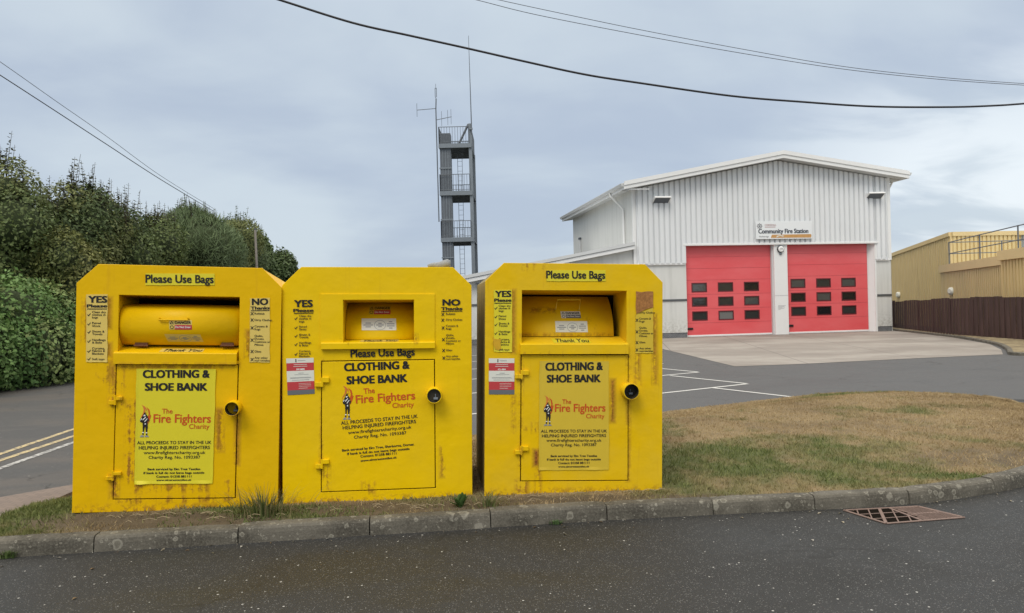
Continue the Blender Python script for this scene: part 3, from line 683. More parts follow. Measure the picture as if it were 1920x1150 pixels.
INK, RED = m_black, m_red_ink
zA = xf(140, 490, 4.8); zB = xf(200, 670, 3.967)
zC = xf(520, 540, 5.053); zD = xf(590, 660, 4.258)
zE = xf(880, 490, 5.0); zF = xf(960, 660, 4.26)
def rb(L, z, *boxes):
    out = []
    for x0, y0, x1, y1, a in boxes:
        p, q = L(*z(x0, y0)), L(*z(x1, y1)); out.append((p[0], q[0], q[1], p[1], a))
    return out
YL, CK = .026, .02
def items_yes(x, ys):
    w_ = ['Clean dry', 'clothes in', 'bags', 'Paired', 'Shoes', 'Sheets &', 'Towels', 'Handbags', '& Belts', 'Curtains,', 'Fabrics &', 'Blankets', 'Soft toys']
    return [(s_, x, y_, .023) for s_, y_ in zip(w_, ys) if y_]
def items_no(x, ys):
    w_ = ['Rubbish', 'Dirty Clothes', 'Carpets &', 'Rugs', 'Quilts,', 'Duvets,', 'Cushions or', 'Pillows', 'Glass', 'Any other', 'non-textiles']
    return [(s_, x, y_, .0225) for s_, y_ in zip(w_, ys) if y_]

def grime():
    m_, t, b = material('grimy algae stained side panel'); oc = N(t, 'ShaderNodeTexCoord').outputs['Object']
    n_ = NOISE(t, SCALEV(t, oc, (4, 4, 1.2)), 1.6, 6, .65); f_ = NOISE(t, oc, 30, 5, .7)
    col = MIX(t, RAMP(t, n_, .25, .75), (.15, .125, .060), (.30, .23, .055)); col = MIX(t, M(t, 'MULTIPLY', RAMP(t, f_, .5, .75), .5), col, (.09, .085, .055))
    setin(t, b, 'Base Color', col); setin(t, b, 'Roughness', .6); return m_
m_grime = grime()
bank('first', dict(
    paint=lambda L: paint('yellow paint of the first bank', (.76, .455, .001), (.74, .455, .003), .6, rb(L, zA, (298, 330, 325, 600, .75), (298, 740, 325, 850, .85), (75, 330, 108, 720, .55), (1540, 620, 1580, 860, .6), (370, 920, 1480, 940, .6), (200, 900, 330, 1100, .35)) +
        rb(L, zB, (150, 320, 222, 930, .62), (190, 940, 760, 1000, .48), (815, 380, 870, 700, .5), (20, 60, 130, 400, .4), (30, 880, 90, 1040, .7), (60, 1040, 960, 1080, .42), (960, 400, 985, 800, .7), (60, 60, 860, 85, .6), (800, 900, 960, 1040, .3)), 3.1, generic=.8),
    open=(zA, [(395, 303), (1490, 318), (380, 820)]), lip=[(385, 822), (385, 925), (470, 758), (378, 0), (1480, 0)],
    drum=[(.12, 752), (.08, 735), (.02, 640), (.015, 520), (.05, 430), (.12, 394), (.26, 380)], drumx=(408, 1486), drumhinge=[(610, 746), (1385, 746)],
    handle=[(830, 512), (830, 525), (1080, 525), (1080, 512)], hout=.02,
    danger=(zA, [(850, 530), (1055, 532), (1058, 617), (852, 615)]), notice=(zA, [(806, 656), (1130, 660), (1145, 727), (825, 725)]), notice_mat=m_cream,
    thanks=(zA, (760, 788, 1150, 820), None), thanks_mat=m_cream, thk=(.1, .55),
    door=(zB, [(75, 50), (978, 58), (955, 1045), (50, 1055)]), pz=zB, hz=zB,
    poster=[(225, 85), (815, 88), (790, 937), (210, 942)], poster_mat=m_lemon, curl=.009,
    text=[('CLOTHING &', (275, 152), (765, 150), 55, INK, .05), ('SHOE BANK', (290, 247), (748, 247), 54, INK, .05), ('The', (415, 417), (492, 417), 35, RED, .015), ('Fire Fighters', (352, 485), (775, 485), 62, RED, .02), ('Charity', (615, 530), (765, 530), 34, RED, .01),
          ('ALL PROCEEDS TO STAY IN THE UK', (230, 646), (780, 643), 23, INK, .018), ('HELPING INJURED FIREFIGHTERS', (242, 684), (770, 681), 24, INK, .018), ('www.firefighterscharity.org.uk', (278, 719), (735, 717), 22, INK, .012), ('Charity Reg. No. 1093387', (315, 754), (698, 752), 22, INK, .012),
          ('Bank serviced by Elm Tree Textiles', (308, 839), (698, 837), 16, INK, .03), ('If bank is full do not leave bags outside', (278, 867), (728, 864), 16, INK, .03), ('Contact: 01258 881111', (372, 894), (632, 892), 16, INK, .03), ('www.elmtreetextiles.uk', (372, 919), (632, 917), 14, INK, .03)],
    flame=(255, 352, 330, 470), fig=(250, 405, 318, 592),
    hinges=[((20, 318, 62, 352), (76, 290, 125, 318)), ((0, 880, 50, 912), (55, 848, 115, 876))],
    lock=(zB, (942, 378), 58), lockdepth=.0,
    lists=[('accepted_list', zA, [(107, 300), (298, 298), (297, 908), (105, 908)], m_cream, [('YES', (130, 372), (292, 372), 57), ('Please', (115, 416), (293, 415), 27)], [(115, 430), (293, 430)], ('tick', [(131, y_) for y_ in (483, 567, 640, 722, 812, 882)]), items_yes(160, [466, 490, 514, 565, 590, 640, 664, 716, 740, 792, 815, 840, 890])),
           ('refused_list', zA, [(1580, 334), (1757, 330), (1756, 912), (1574, 908)], m_cream, [('NO', (1600, 393), (1740, 391), 55), ('Thanks', (1588, 435), (1755, 433), 26)], [(1588, 446), (1755, 444)], ('cross', [(1598, y_) for y_ in (471, 529, 600, 710, 812, 885)]), items_no(1620, [479, 537, 594, 620, 680, 706, 733, 760, 820, 877, 902]))],
    heads=[('header_sticker', zA, [(640, 110), (1260, 112), (1260, 216), (638, 216)], m_lemon, 'Please Use Bags', (642, 192), (1250, 196), 70)],
), 'bright yellow clothing bank with curling lemon poster, beside the hedge side road')

bank('second', dict(
    paint=lambda L: paint('yellow paint of the second bank', (.81, .53, .001), (.77, .51, .010), .7, rb(L, zC, (600, 470, 700, 540, .3), (1290, 440, 1330, 520, .6)) + rb(L, zD, (1000, 760, 1040, 1000, .5), (60, 900, 120, 1110, .35), (380, 1040, 480, 1130, .45), (40, 60, 70, 1120, .4)), 7.7, generic=.55),
    open=(zC, [(622, 112), (1297, 112), (622, 500)]), lip=[(622, 520), (622, 580), (622, 492), (415, 0), (1490, 0)], frame=[(410, 60), (1490, 60), (1490, 552), (410, 552)],
    drum=[(.13, 492), (.13, 460), (.15, 380), (.185, 300), (.24, 230), (.31, 180), (.40, 130)], drumx=(626, 1293),
    danger=(zC, [(875, 172), (1078, 172), (1078, 250), (875, 250)]), danger_mat=m_faded, notice=(zC, [(800, 290), (1125, 290), (1125, 398), (805, 400)]),
    thanks=(zC, (780, 505, 1145, 535), None), thanks_mat=m_cream, thk=(.2, .75),
    door=(zD, [(58, 77), (955, 63), (962, 1083), (55, 1117)]), pz=zD, hz=zD,
    text=[('CLOTHING &', (240, 153), (755, 132), 60, INK, .05), ('SHOE BANK', (260, 257), (738, 238), 60, INK, .05), ('The', (393, 334), (480, 326), 42, RED, .015), ('Fire Fighters', (332, 410), (802, 376), 64, RED, .02), ('Charity', (622, 446), (792, 436), 38, RED, .01),
          ('ALL PROCEEDS TO STAY IN THE UK', (212, 581), (822, 525), 27, INK, .018), ('HELPING INJURED FIREFIGHTERS', (226, 619), (810, 567), 27, INK, .018), ('www.firefighterscharity.org.uk', (268, 656), (773, 610), 24, INK, .012), ('Charity Reg. No. 1093387', (315, 692), (733, 656), 24, INK, .012),
          ('Bank serviced by Elm Tree, Sherborne, Dorset', (220, 794), (792, 745), 18, INK, .03), ('If bank is full do not leave bags outside', (262, 822), (757, 780), 18, INK, .03), ('Contact: 01258 881111', (367, 842), (653, 816), 18, INK, .03), ('www.elmtreetextiles.uk', (367, 876), (655, 848), 16, INK, .03)],
    flame=(215, 268, 308, 390), fig=(222, 328, 292, 538),
    hinges=[((5, 238, 62, 278), (62, 200, 118, 244)), ((8, 890, 62, 930), (58, 854, 118, 892))],
    lock=(zD, (953, 345), 62), lockdepth=-.075,
    lists=[('accepted_list', zC, None, None, [('YES', (165, 180), (333, 178), 62), ('Please', (155, 228), (342, 225), 28)], [(158, 241), (342, 238)], ('tick', [(177, y_) for y_ in (292, 380, 458, 538, 630)]), items_yes(207, [275, 300, 326, 376, 401, 452, 476, 528, 553, 607, 632, 656, 0])),
           ('refused_list', zC, None, None, [('NO', (1568, 165), (1730, 165), 55), ('Thanks', (1553, 210), (1752, 208), 27)], [(1553, 222), (1752, 219)], ('cross', [(x_, y_) for x_, y_ in ((1568, 250), (1568, 306), (1570, 379), (1573, 490), (1575, 592), (1577, 664))]), items_no(1598, [255, 310, 368, 395, 455, 482, 510, 536, 597, 655, 681]))],
    heads=[('header_lettering', zC, None, None, 'Please Use Bags', (697, 657), (1300, 638), 70)],
    info=(xf(525, 660, 12.775), [(150, 160), (805, 142), (830, 1000), (185, 1035)]), code='SW-0082',
), 'yellow clothing bank with a small square opening and lettering straight on its door')

bank('third', dict(side=m_grime,
    paint=lambda L: paint('faded yellow paint of the third bank', (.77, .485, .002), (.71, .47, .025), .75, rb(L, zE, (400, 270, 430, 860, .72), (222, 720, 300, 830, .6), (1720, 500, 1755, 880, .72), (1560, 860, 1600, 1150, .62), (1715, 880, 1760, 1150, .45), (485, 850, 1480, 885, .35), (620, 440, 860, 480, .6), (1170, 530, 1240, 720, .35), (480, 690, 1420, 712, .55), (500, 12, 700, 80, .4)) +
        rb(L, zF, (785, 220, 820, 560, .8), (170, 780, 215, 910, 1.0), (190, 900, 230, 1140, .6), (60, 20, 80, 1030, .5), (915, 30, 940, 1030, .55), (30, 1030, 130, 1140, .6), (160, 570, 200, 640, .6), (0, 350, 24, 640, .5), (980, 10, 1010, 240, .6), (100, 600, 120, 640, .6)), 12.4, generic=1.0),
    open=(zE, [(490, 270), (1478, 275), (490, 775)]), lip=[(490, 776), (490, 872), (490, 706), (478, 0), (1486, 0)],
    shelf_y=.22, drum=[(.22, 704), (.22, 660), (.235, 590), (.265, 520), (.31, 450), (.37, 385), (.44, 330)], drumx=(494, 1418),
    handle=[(825, 450), (842, 360), (1062, 360), (1048, 455)], hmat=m_faded, hout=.03,
    danger=(zE, [(852, 470), (1035, 470), (1040, 533), (855, 533)]), danger_mat=m_label_white, danger_red=m_label_grey, notice=(zE, [(803, 562), (1103, 562), (1103, 665), (805, 665)]),
    thanks=(zE, (795, 732, 1148, 765), None), thanks_mat=m_lemon, thk=(.12, .7),
    door=(zF, [(75, 22), (927, 25), (925, 1025), (70, 1030)]), pz=zF, hz=zF,
    poster=[(218, 72), (770, 75), (772, 940), (212, 945)], poster_mat=m_faded, curl=.003,
    text=[('CLOTHING &', (268, 148), (720, 142), 60, INK, .05), ('SHOE BANK', (280, 243), (703, 239), 58, INK, .05), ('The', (400, 413), (470, 413), 35, RED, .015), ('Fire Fighters', (342, 477), (743, 474), 61, RED, .02), ('Charity', (590, 528), (735, 528), 34, RED, .01),
          ('ALL PROCEEDS TO STAY IN THE UK', (230, 643), (755, 641), 22, INK, .018), ('HELPING INJURED FIREFIGHTERS', (238, 681), (748, 678), 23, INK, .018), ('www.firefighterscharity.org.uk', (273, 716), (712, 715), 22, INK, .012), ('Charity Reg. No. 1093387', (310, 753), (673, 750), 22, INK, .012),
          ('Bank serviced by Elm Tree Textiles', (308, 838), (677, 836), 16, INK, .03), ('If bank is full do not leave bags outside', (278, 866), (707, 864), 16, INK, .03), ('Contact: 01258 881111', (368, 894), (615, 892), 16, INK, .03), ('www.elmtreetextiles.uk', (368, 922), (615, 920), 14, INK, .03)],
    flame=(250, 345, 328, 470), fig=(250, 400, 316, 588),
    hinges=[((24, 176, 78, 212), (75, 146, 132, 184)), ((22, 780, 76, 816), (70, 750, 130, 788))],
    lock=(zF, (940, 312), 64), lockdepth=-.01,
    lists=[('accepted_list', zE, [(228, 270), (398, 268), (400, 850), (230, 850)], m_lemon, [('YES', (245, 334), (390, 333), 54), ('Please', (235, 380), (392, 379), 29)], [(234, 394), (392, 393)], ('tick', [(248, y_) for y_ in (443, 524, 598, 678)]), items_yes(275, [427, 450, 474, 523, 549, 592, 614, 668, 692, 742, 766, 790, 838])),
           ('refused_list', zE, [(1557, 500), (1720, 436), (1722, 860), (1555, 862)], m_faded, [], None, ('cross', [(1570, y_) for y_ in (553, 662, 762, 832)]), items_no(1592, [0, 490, 546, 572, 632, 658, 684, 710, 768, 825, 850]))],
    heads=[('header_sticker', zE, [(722, 84), (1276, 84), (1278, 188), (722, 188)], m_lemon, 'Please Use Bags', (722, 160), (1270, 164), 70)],
    info=(xf(900, 660, 11.5), [(190, 140), (740, 140), (740, 915), (190, 915)]), code='CL-004',
    patch=[([(224, 722), (262, 732), (296, 728), (292, 775), (298, 822), (272, 832), (240, 826), (228, 780)], simple('old orange tape', (.62, .36, .01), .5, 0, .2, 30)),
           ([(1560, 282), (1612, 290), (1668, 282), (1722, 284), (1720, 380), (1723, 432), (1660, 448), (1600, 478), (1565, 496), (1556, 420), (1562, 350)], simple('bare rusted steel', (.40, .175, .05), .9, 0, .7, 60, bumpy=.6))],
), 'faded yellow clothing bank streaked with rust, nearest the dry grass island')

# small things on and by the banks
d = BANKS['second']; tp = d['mat'] @ Vector((d['w'] / 2 - .24, .16, H0))
bd = MB(); pts = []; rr = []
for i in range(9):
    t = i / 8; pts.append((tp.x - .10 + .18 * t, tp.y + .03 * t, tp.z + .022 + .018 * t + .004 * math.sin(9 * t))); rr.append(.012 + .026 * t ** .7 if i < 8 else .026)
bd.tube(pts, rr, simple('grey cloth', (.30, .31, .31), .9, 0, .3, 40, bumpy=.5), 14)
tag(bd.build('cloth_bundle', smooth=True), 'small grey rolled bundle lying on top of the middle bank', 'bundle')

# ------------------------------------------------------------------ fire station
FA = Vector((7.859, 33.5, 0)); FYAW = .15588
st = empty('fire_station', FA, FYAW); tag(st, 'white ribbed fire station with two red appliance doors and low side wing', 'fire station')
def cladding_mat(name, c, stain, amt):
    m_, t, b = material(name); oc = N(t, 'ShaderNodeTexCoord').outputs['Object']
    s_ = NOISE(t, SCALEV(t, oc, (3, 3, .25)), 1.2, 5, .6); f_ = NOISE(t, oc, 1.1, 5, .6)
    col = MIX(t, M(t, 'MULTIPLY', RAMP(t, s_, .45, .75), amt), c, stain); col = MIX(t, M(t, 'MULTIPLY', RAMP(t, f_, .5, .8), amt * .6), col, stain)
    zb = N(t, 'ShaderNodeSeparateXYZ', {0: oc}).outputs[2]
    spl = M(t, 'MULTIPLY', M(t, 'SUBTRACT', 1.0, RAMP(t, M(t, 'ADD', zb, M(t, 'MULTIPLY', f_, .6)), .35, 1.5)), RAMP(t, NOISE(t, oc, 9, 6, .7), .4, .65))
    col = MIX(t, M(t, 'MULTIPLY', spl, .55), col, (.30, .28, .23))      # splash dirt along the foot of the wall
    setin(t, b, 'Base Color', col); setin(t, b, 'Roughness', .5); return m_
m_clad = cladding_mat('white cladding', (.76, .775, .785), (.66, .675, .68), .35)
m_trim = simple('white trim metal', (.80, .80, .79), .45, 0, .04, 2)
m_roof = simple('pale grey roof sheet', (.62, .63, .63), .5, 0, .08, 1)
m_render = cladding_mat('off white wall panel', (.66, .66, .63), (.52, .52, .49), .6)
m_soffit = simple('grey soffit board', (.56, .57, .57), .6, 0, .05, 2)
m_band = simple('dark grey metal band', (.09, .095, .10), .5)
def brick_mat():
    m_, t, b = material('grey brick plinth'); oc = N(t, 'ShaderNodeTexCoord').outputs['Object']
    q = N(t, 'ShaderNodeSeparateXYZ', {0: oc}).outputs; v = N(t, 'ShaderNodeCombineXYZ', {0: q[0], 1: q[2]}).outputs[0]
    br = N(t, 'ShaderNodeTexBrick', {'Vector': v, 'Color1': (.10, .105, .115, 1), 'Color2': (.16, .165, .175, 1), 'Mortar': (.28, .28, .27, 1), 'Scale': 4.4, 'Mortar Size': .018})
    setin(t, b, 'Base Color', br.outputs[0]); setin(t, b, 'Roughness', .85); return m_
m_brick = brick_mat()
RX, RZ = 4.5, 8.26
def roof_z(x): return RZ - (RX - x) * .188 if x < RX else RZ - (x - RX) * .146
def ribs(mb, x0, x1, zb, zt, pitch, dep, mat, y=0.0, tf=None):
    """ribbed sheet: trapezoid corrugation running upwards, its top cut along zt(x)"""
    prof = []; x = x0
    while x < x1 - 1e-6:
        for dx, dy in ((0, 0), (.20, 0), (.28, -1), (.92, -1)):
            q = x + dx * pitch
            if q < x1: prof.append((q, dy * dep))
        x += pitch
    prof.append((x1, 0)); V = []
    for q, dy in prof: V += [(q, y + dy, zb(q)), (q, y + dy, zt(q))]
    mb.add(V, [(2 * i, 2 * i + 2, 2 * i + 3, 2 * i + 1) for i in range(len(prof) - 1)], mat, tf)
wall = MB()
XL, XR, LEN = -2.42, 10.13, 11.2
ribs(wall, XL + .14, -.03, lambda x: 3.34, lambda x: roof_z(x) - .30, .25, .085, m_clad)
ribs(wall, -.03, 9.30, lambda x: 4.20, lambda x: roof_z(x) - .30, .25, .085, m_clad)
ribs(wall, 9.30, XR - .13, lambda x: 3.38, lambda x: roof_z(x) - .30, .25, .085, m_clad)
# body behind the sheets: side walls, back wall
wall.quad((XL, .02, 0), (XL, LEN, 0), (XL, LEN, roof_z(XL) - .12), (XL, .02, roof_z(XL) - .12), m_render)
wall.quad((XR, .02, 0), (XR, LEN, 0), (XR, LEN, roof_z(XR) - .12), (XR, .02, roof_z(XR) - .12), m_render)
wall.add([(XL, LEN, 0), (XR, LEN, 0), (XR, LEN, roof_z(XR) - .12), (RX, LEN, RZ - .12), (XL, LEN, roof_z(XL) - .12)], [(0, 1, 2, 3, 4)], m_render)
wall.add([(XL, .06, 4.16), (XR, .06, 4.16), (XR, .06, roof_z(XR) - .14), (RX, .06, RZ - .14), (XL, .06, roof_z(XL) - .14)], [(0, 1, 2, 3, 4)], m_render)
# lower walls of smooth panels either side of the doors, band and plinth
for x0, x1 in ((XL + .01, .0), (9.32, XR - .02)):
    wall.box((x0, .02, .24), (x1, .25, 1.655), m_render); wall.box((x0, .02, 1.745), (x1, .25, 3.35), m_render)
    wall.box((x0, -.012, 1.655), (x1, .2, 1.745), m_band); wall.box((x0 + .02, .04, -.05), (x1 - .02, .24, .235), m_brick)
wall.box((XL - .01, .0, 3.30), (XL + .13, .14, 6.70), m_trim, .008); wall.box((XR - .13, -.02, 3.34), (XR + .01, .14, 7.20), m_trim, .008)   # corner flashings
wall.box((XL + .13, -.06, 3.28), (-.05, .05, 3.345), m_trim, .006); wall.box((9.34, -.06, 3.32), (XR - .13, .05, 3.385), m_trim, .006)     # drip trims
wall.box((-.16, -.10, 4.12), (9.42, .10, 4.215), m_trim, .01)                                                                             # head trim
wall.box((-.11, -.05, 3.345), (-.01, .08, 4.12), m_trim, .006); wall.box((9.28, -.05, 3.385), (9.36, .08, 4.12), m_trim, .006)
wall.quad((-.01, .02, .0), (-.01, .30, .0), (-.01, .30, 4.12), (-.01, .02, 4.12), m_trim)
wall.build('wall', st)
pl = MB(); pl.box((4.22, -.02, .0), (4.88, .3, 4.12), m_trim, .02); pl.box((4.16, .10, .0), (4.22, .32, 4.12), m_soffit); pl.box((4.88, .10, 0), (4.93, .32, 4.12), m_soffit)
pl.box((4.215, -.026, 1.79), (4.885, -.012, 1.80), m_grey_ink)
for k in range(6): pl.box((4.36, -.0225, 1.33 - .035 * k), (4.36 + (.38, .30, .34, .2, .3, .12)[k], -.0205, 1.342 - .035 * k), m_grey_ink)
pl.build('pillar', st)
jb = MB(); jb.prism([(9.03, .30), (9.05, .30), (9.34, .04), (9.34, -.02), (9.25, -.02), (9.24, .02)], 2, 0, 4.12, m_trim); jb.box((9.02, .24, 2.0), (9.06, .31, 2.02), m_grey_ink); jb.build('door_jamb', st)
m_door = None
def door_mat():
    m_, t, b = material('faded red door'); oc = N(t, 'ShaderNodeTexCoord').outputs['Object']
    n_ = NOISE(t, SCALEV(t, oc, (.5, 1, 1.6)), .9, 5, .6); X, Y, Z = N(t, 'ShaderNodeSeparateXYZ', {0: oc}).outputs
    col = MIX(t, RAMP(t, n_, .3, .75), (.73, .095, .105), (.76, .135, .145))
    col = MIX(t, M(t, 'MULTIPLY', RAMP(t, NOISE(t, oc, 6, 4), .55, .8), .2), col, (.70, .16, .16))
    setin(t, b, 'Base Color', col); setin(t, b, 'Roughness', .42); return m_
m_door = door_mat()
def glass_mat(name, c):
    m_, t, b = material(name); setin(t, b, 'Base Color', c); setin(t, b, 'Roughness', .06); setin(t, b, 'Specular IOR Level', .6)
    bump(t, b, NOISE(t, N(t, 'ShaderNodeTexCoord').outputs['Object'], 2.5, 3), .12, .05); return m_
m_glass = glass_mat('dark window glass', (.012, .013, .014)); m_glass2 = glass_mat('window glass with faint painted reflection', (.035, .036, .034))  # second glass is paler: faint reflections painted into its base colour
m_glass4 = glass_mat('window glass with pale painted reflection', (.075, .075, .072)); m_glass3 = glass_mat('window glass with bright painted reflection', (.17, .17, .165))  # paler base colours stand in for reflections of cars in the panes
m_joint = simple('dull red door joint', (.34, .035, .045), .5)
m_wframe = simple('dark red window frame', (.10, .012, .016), .5)
for x0, x1, wx, wz in ((.04, 4.16, (.33, 1.59, 2.85), (2.05, 1.40, .76)), (4.92, 9.03, (5.15, 6.43, 7.70), (2.14, 1.50, .85))):
    dm = MB(); zs_ = [.09, wz[2] - .12, wz[1] - .12, wz[0] - .12, wz[0] + .53, wz[0] + 1.06, wz[0] + 1.58, 4.12]
    holes = [[(a, c_), (a + .71, c_), (a + .71, c_ + .40), (a, c_ + .40)] for a in wx for c_ in wz]
    dm.plate([[(x0, .09), (x1, .09), (x1, 4.14), (x0, 4.14)]] + holes, m_door, .24, .015)
    for z_ in zs_[1:-1]:
        dm.box((x0 + .01, .2212, z_ - .004), (x1 - .01, .2235, z_ + .004), m_joint)
    dm.box((x0, .215, .02), (x1, .26, .10), m_trim, .008)
    do = dm.build('appliance_door', st)
    for k, a in enumerate(wx):
        for j, c_ in enumerate(wz):
            wn = MB(); o_ = [(a - .012, c_ - .012), (a + .722, c_ - .012), (a + .722, c_ + .412), (a - .012, c_ + .412)]; i_ = [(a + .035, c_ + .035), (a + .675, c_ + .035), (a + .675, c_ + .365), (a + .035, c_ + .365)]
            wn.plate([o_, i_], m_wframe, .222, .010)
            tl = random.uniform(-.004, .004)
            wn.quad((a + .03, .236 + tl, c_ + .03), (a + .68, .236 - tl, c_ + .03), (a + .68, .236, c_ + .37), (a + .03, .236, c_ + .37), m_glass3 if (x0 < 1 and k == 1 and j == 2) else random.choice((m_glass, m_glass2, m_glass2, m_glass4)))
            wn.build('window', do)
    hb = MB(); hb.box((x0 + .04, .18, .34), (x0 + .30, .228, .44), m_black, .02); hb.build('handle', do)
# roof with fascias, soffits, gutter
rf = MB(); FO, BO = -.62, LEN + .4; EL, ER = -2.98, 10.74
for xa, xb in ((EL, RX), (RX, ER)):
    za, zb_ = roof_z(xa) + .02, roof_z(xb) + .02
    rf.add([(xa, FO + .03, za), (xb, FO + .03, zb_), (xb, BO, zb_), (xa, BO, za), (xa, FO + .03, za - .05), (xb, FO + .03, zb_ - .05), (xb, BO, zb_ - .05), (xa, BO, za - .05)], [(0, 1, 2, 3), (7, 6, 5, 4), (0, 4, 5, 1), (2, 6, 7, 3), (1, 5, 6, 2), (3, 7, 4, 0)], m_roof)
    for dz0, dz1, yo in ((.05, -.13, FO), (-.135, -.29, FO + .035)):      # two-step barge board
        rf.add([(xa, yo, za + dz0), (xb, yo, zb_ + dz0), (xb, yo, zb_ + dz1), (xa, yo, za + dz1), (xa, yo + .04, za + dz0), (xb, yo + .04, zb_ + dz0), (xb, yo + .04, zb_ + dz1), (xa, yo + .04, za + dz1)], [(0, 3, 2, 1), (4, 5, 6, 7), (0, 1, 5, 4), (3, 7, 6, 2), (0, 4, 7, 3), (1, 2, 6, 5)], m_trim)
    rf.quad((xa, FO + .08, za - .28), (xb, FO + .08, zb_ - .28), (xb, .0, zb_ - .28), (xa, .0, za - .28), m_soffit)
for xe, sg in ((EL, 1), (ER, -1)):
    z_ = roof_z(xe)
    rf.box((min(xe, xe + sg * .04), FO + .08, z_ - .27), (max(xe, xe + sg * .04), BO, z_ - .04), m_trim)
    rf.add([(xe, .0, z_ - .27), (xe + sg * .62, .0, z_ - .27 + .09), (xe + sg * .62, BO, z_ - .27 + .09), (xe, BO, z_ - .27)], [(0, 1, 2, 3)], m_soffit)
rf.box((EL - .001, FO + .08, roof_z(EL) - .29), (XL + .6, FO + .10, roof_z(EL) - .24), m_soffit)
rf.build('roof', st)
gt = MB(); z_ = roof_z(EL) - .02
gt.prism([(EL - .14, z_ - .02), (EL - .14, z_), (EL - .002, z_), (EL - .002, z_ - .13), (EL - .10, z_ - .13)], 1, FO + .06, BO, m_soffit); gt.build('gutter', st); gt = MB(); gt.prism([(ER + .14, roof_z(ER) - .02), (ER + .14, roof_z(ER)), (ER + .002, roof_z(ER)), (ER + .002, roof_z(ER) - .13), (ER + .10, roof_z(ER) - .13)], 1, FO + .06, BO, m_soffit)
gt.build('gutter', st)
dp = MB(); dp.tube([(EL - .07, 1.4, z_ - .12), (EL - .04, 1.4, z_ - .25), (XL - .10, 1.2, z_ - .85), (XL - .06, 1.2, z_ - 1.0), (XL - .06, 1.2, 4.3)], .05, m_trim, 10); dp.build('downpipe', st)
dp = MB(); dp.tube([(ER + .05, .6, roof_z(ER) - .12), (ER - .05, .6, roof_z(ER) - .3), (XR + .1, .5, roof_z(ER) - .95), (XR + .06, .5, roof_z(ER) - 1.2), (XR + .06, .5, 0)], .05, m_trim, 10); dp.build('downpipe', st)
vp = MB(); vp.tube([(XL - .05, 9.4, 4.5), (XL - .05, 9.4, 5.3)], .06, m_soffit, 10); vp.box((XL - .14, 9.31, 5.3), (XL + .04, 9.49, 5.42), m_steel_dark, .02); vp.build('vent_pipe', st)
# low wing with a single pitch roof
wg = MB(); WL = -10.9; wz = lambda x: 4.02 + (x - XL) * .178
wg.add([(WL, .12, .22), (XL - .02, .12, .22), (XL - .02, .12, wz(XL)), (WL, .12, wz(WL))], [(0, 1, 2, 3)], m_render)
wg.quad((WL, .12, .22), (WL, 7, .22), (WL, 7, wz(WL)), (WL, .12, wz(WL)), m_render)
wg.box((WL, .14, -.05), (XL - .03, 7, .22), m_brick); wg.box((WL, .09, 1.655), (XL - .03, .118, 1.745), m_band)
wg.box((-8.2, .095, 2.0), (-8.12, .118, 3.1), m_soffit)
wg.build('wing_wall', st)
wr = MB()
for dz0, dz1, y0, y1, mt in ((.30, .16, -.22, 7.2, m_roof), (.16, .145, -.20, 7.1, m_band), (.145, -.02, -.18, 7.1, m_trim)):
    xa, xb = WL - .25, XL - .015
    wr.add([(x, y, wz(x) + dz) for dz in (dz0, dz1) for x, y in ((xa, y0), (xb, y0), (xb, y1), (xa, y1))], [(0, 1, 2, 3), (7, 6, 5, 4), (0, 4, 5, 1), (1, 5, 6, 2), (2, 6, 7, 3), (3, 7, 4, 0)], mt)
wr.build('wing_roof', st)
def fs(x, y, z): return FA + Matrix.Rotation(FYAW, 3, 'Z') @ Vector((x, y, z))
# sign over the doors
sg = empty('station_sign', fs(4.66, -.05, 4.78), FYAW); tag(sg, 'white Community Fire Station sign above the red doors', 'sign')
sb = MB(); hw_, hh = 1.37, .405
sb.box((-hw_, -.13, -hh), (hw_, -.09, hh), simple('sign white', (.80, .82, .83), .4, 0, .02, 3), .004)
m_navy = simple('navy sign ink', (.025, .035, .055), .5); m_or = simple('orange sign ink', (.56, .30, .10), .5, 0, .2, 6)
sb.text('Community Fire Station', (-1.25, -.15), (1.18, -.15), .195, m_navy, -.133, .042)
sb.text('CORNWALL', (-.94, .19), (-.38, .19), .075, simple('sign grey red ink', (.40, .24, .24), .5), -.133, .03)
sb.box((-.94, -.1325, .115), (-.42, -.1305, .155), simple('sign pale ink', (.50, .38, .38), .5))
sb.text('Wadebridge', (-1.24, -.325), (-.76, -.325), .07, m_grey_ink, -.133, .02)
sb.plate([[(-.66, -.355), (-.60, -.215), (1.30, -.20), (1.34, -.24), (1.32, -.36)]], m_or, -.1325, .001)
sb.plate([[(-.40, -.34), (-.36, -.26), (-.16, -.23), (.0, -.27), (-.08, -.31), (-.2, -.27)]], m_label_white, -.135, .0005)
star = [(-1.19 + (.15 if k % 2 == 0 else .10) * math.cos(k * math.pi / 8), .18 + (.15 if k % 2 == 0 else .10) * math.sin(k * math.pi / 8)) for k in range(16)]
sb.plate([star, [(-1.19 + .065 * math.cos(k * .785), .18 + .065 * math.sin(k * .785)) for k in range(8)]], m_grey_ink, -.1335); sb.plate([[(-1.19 + .04 * math.cos(k * .785), .18 + .04 * math.sin(k * .785)) for k in range(8)]], m_navy, -.1335)
sb.build('sign_board', sg)
for x in (-.9, .9): fm = MB(); fm.box((x - .03, -.09, -.36), (x + .03, .04, .36), m_steel); fm.build('bracket', sg)
bl = empty('alarm_bell', fs(4.53, -.02, 3.92), FYAW); tag(bl, 'round white alarm bell box on the pillar between red doors', 'alarm')
q = MB(); q.tube([(0, 0, 0), (0, -.07, 0)], .17, m_band, 8); q.build('back_box', bl)
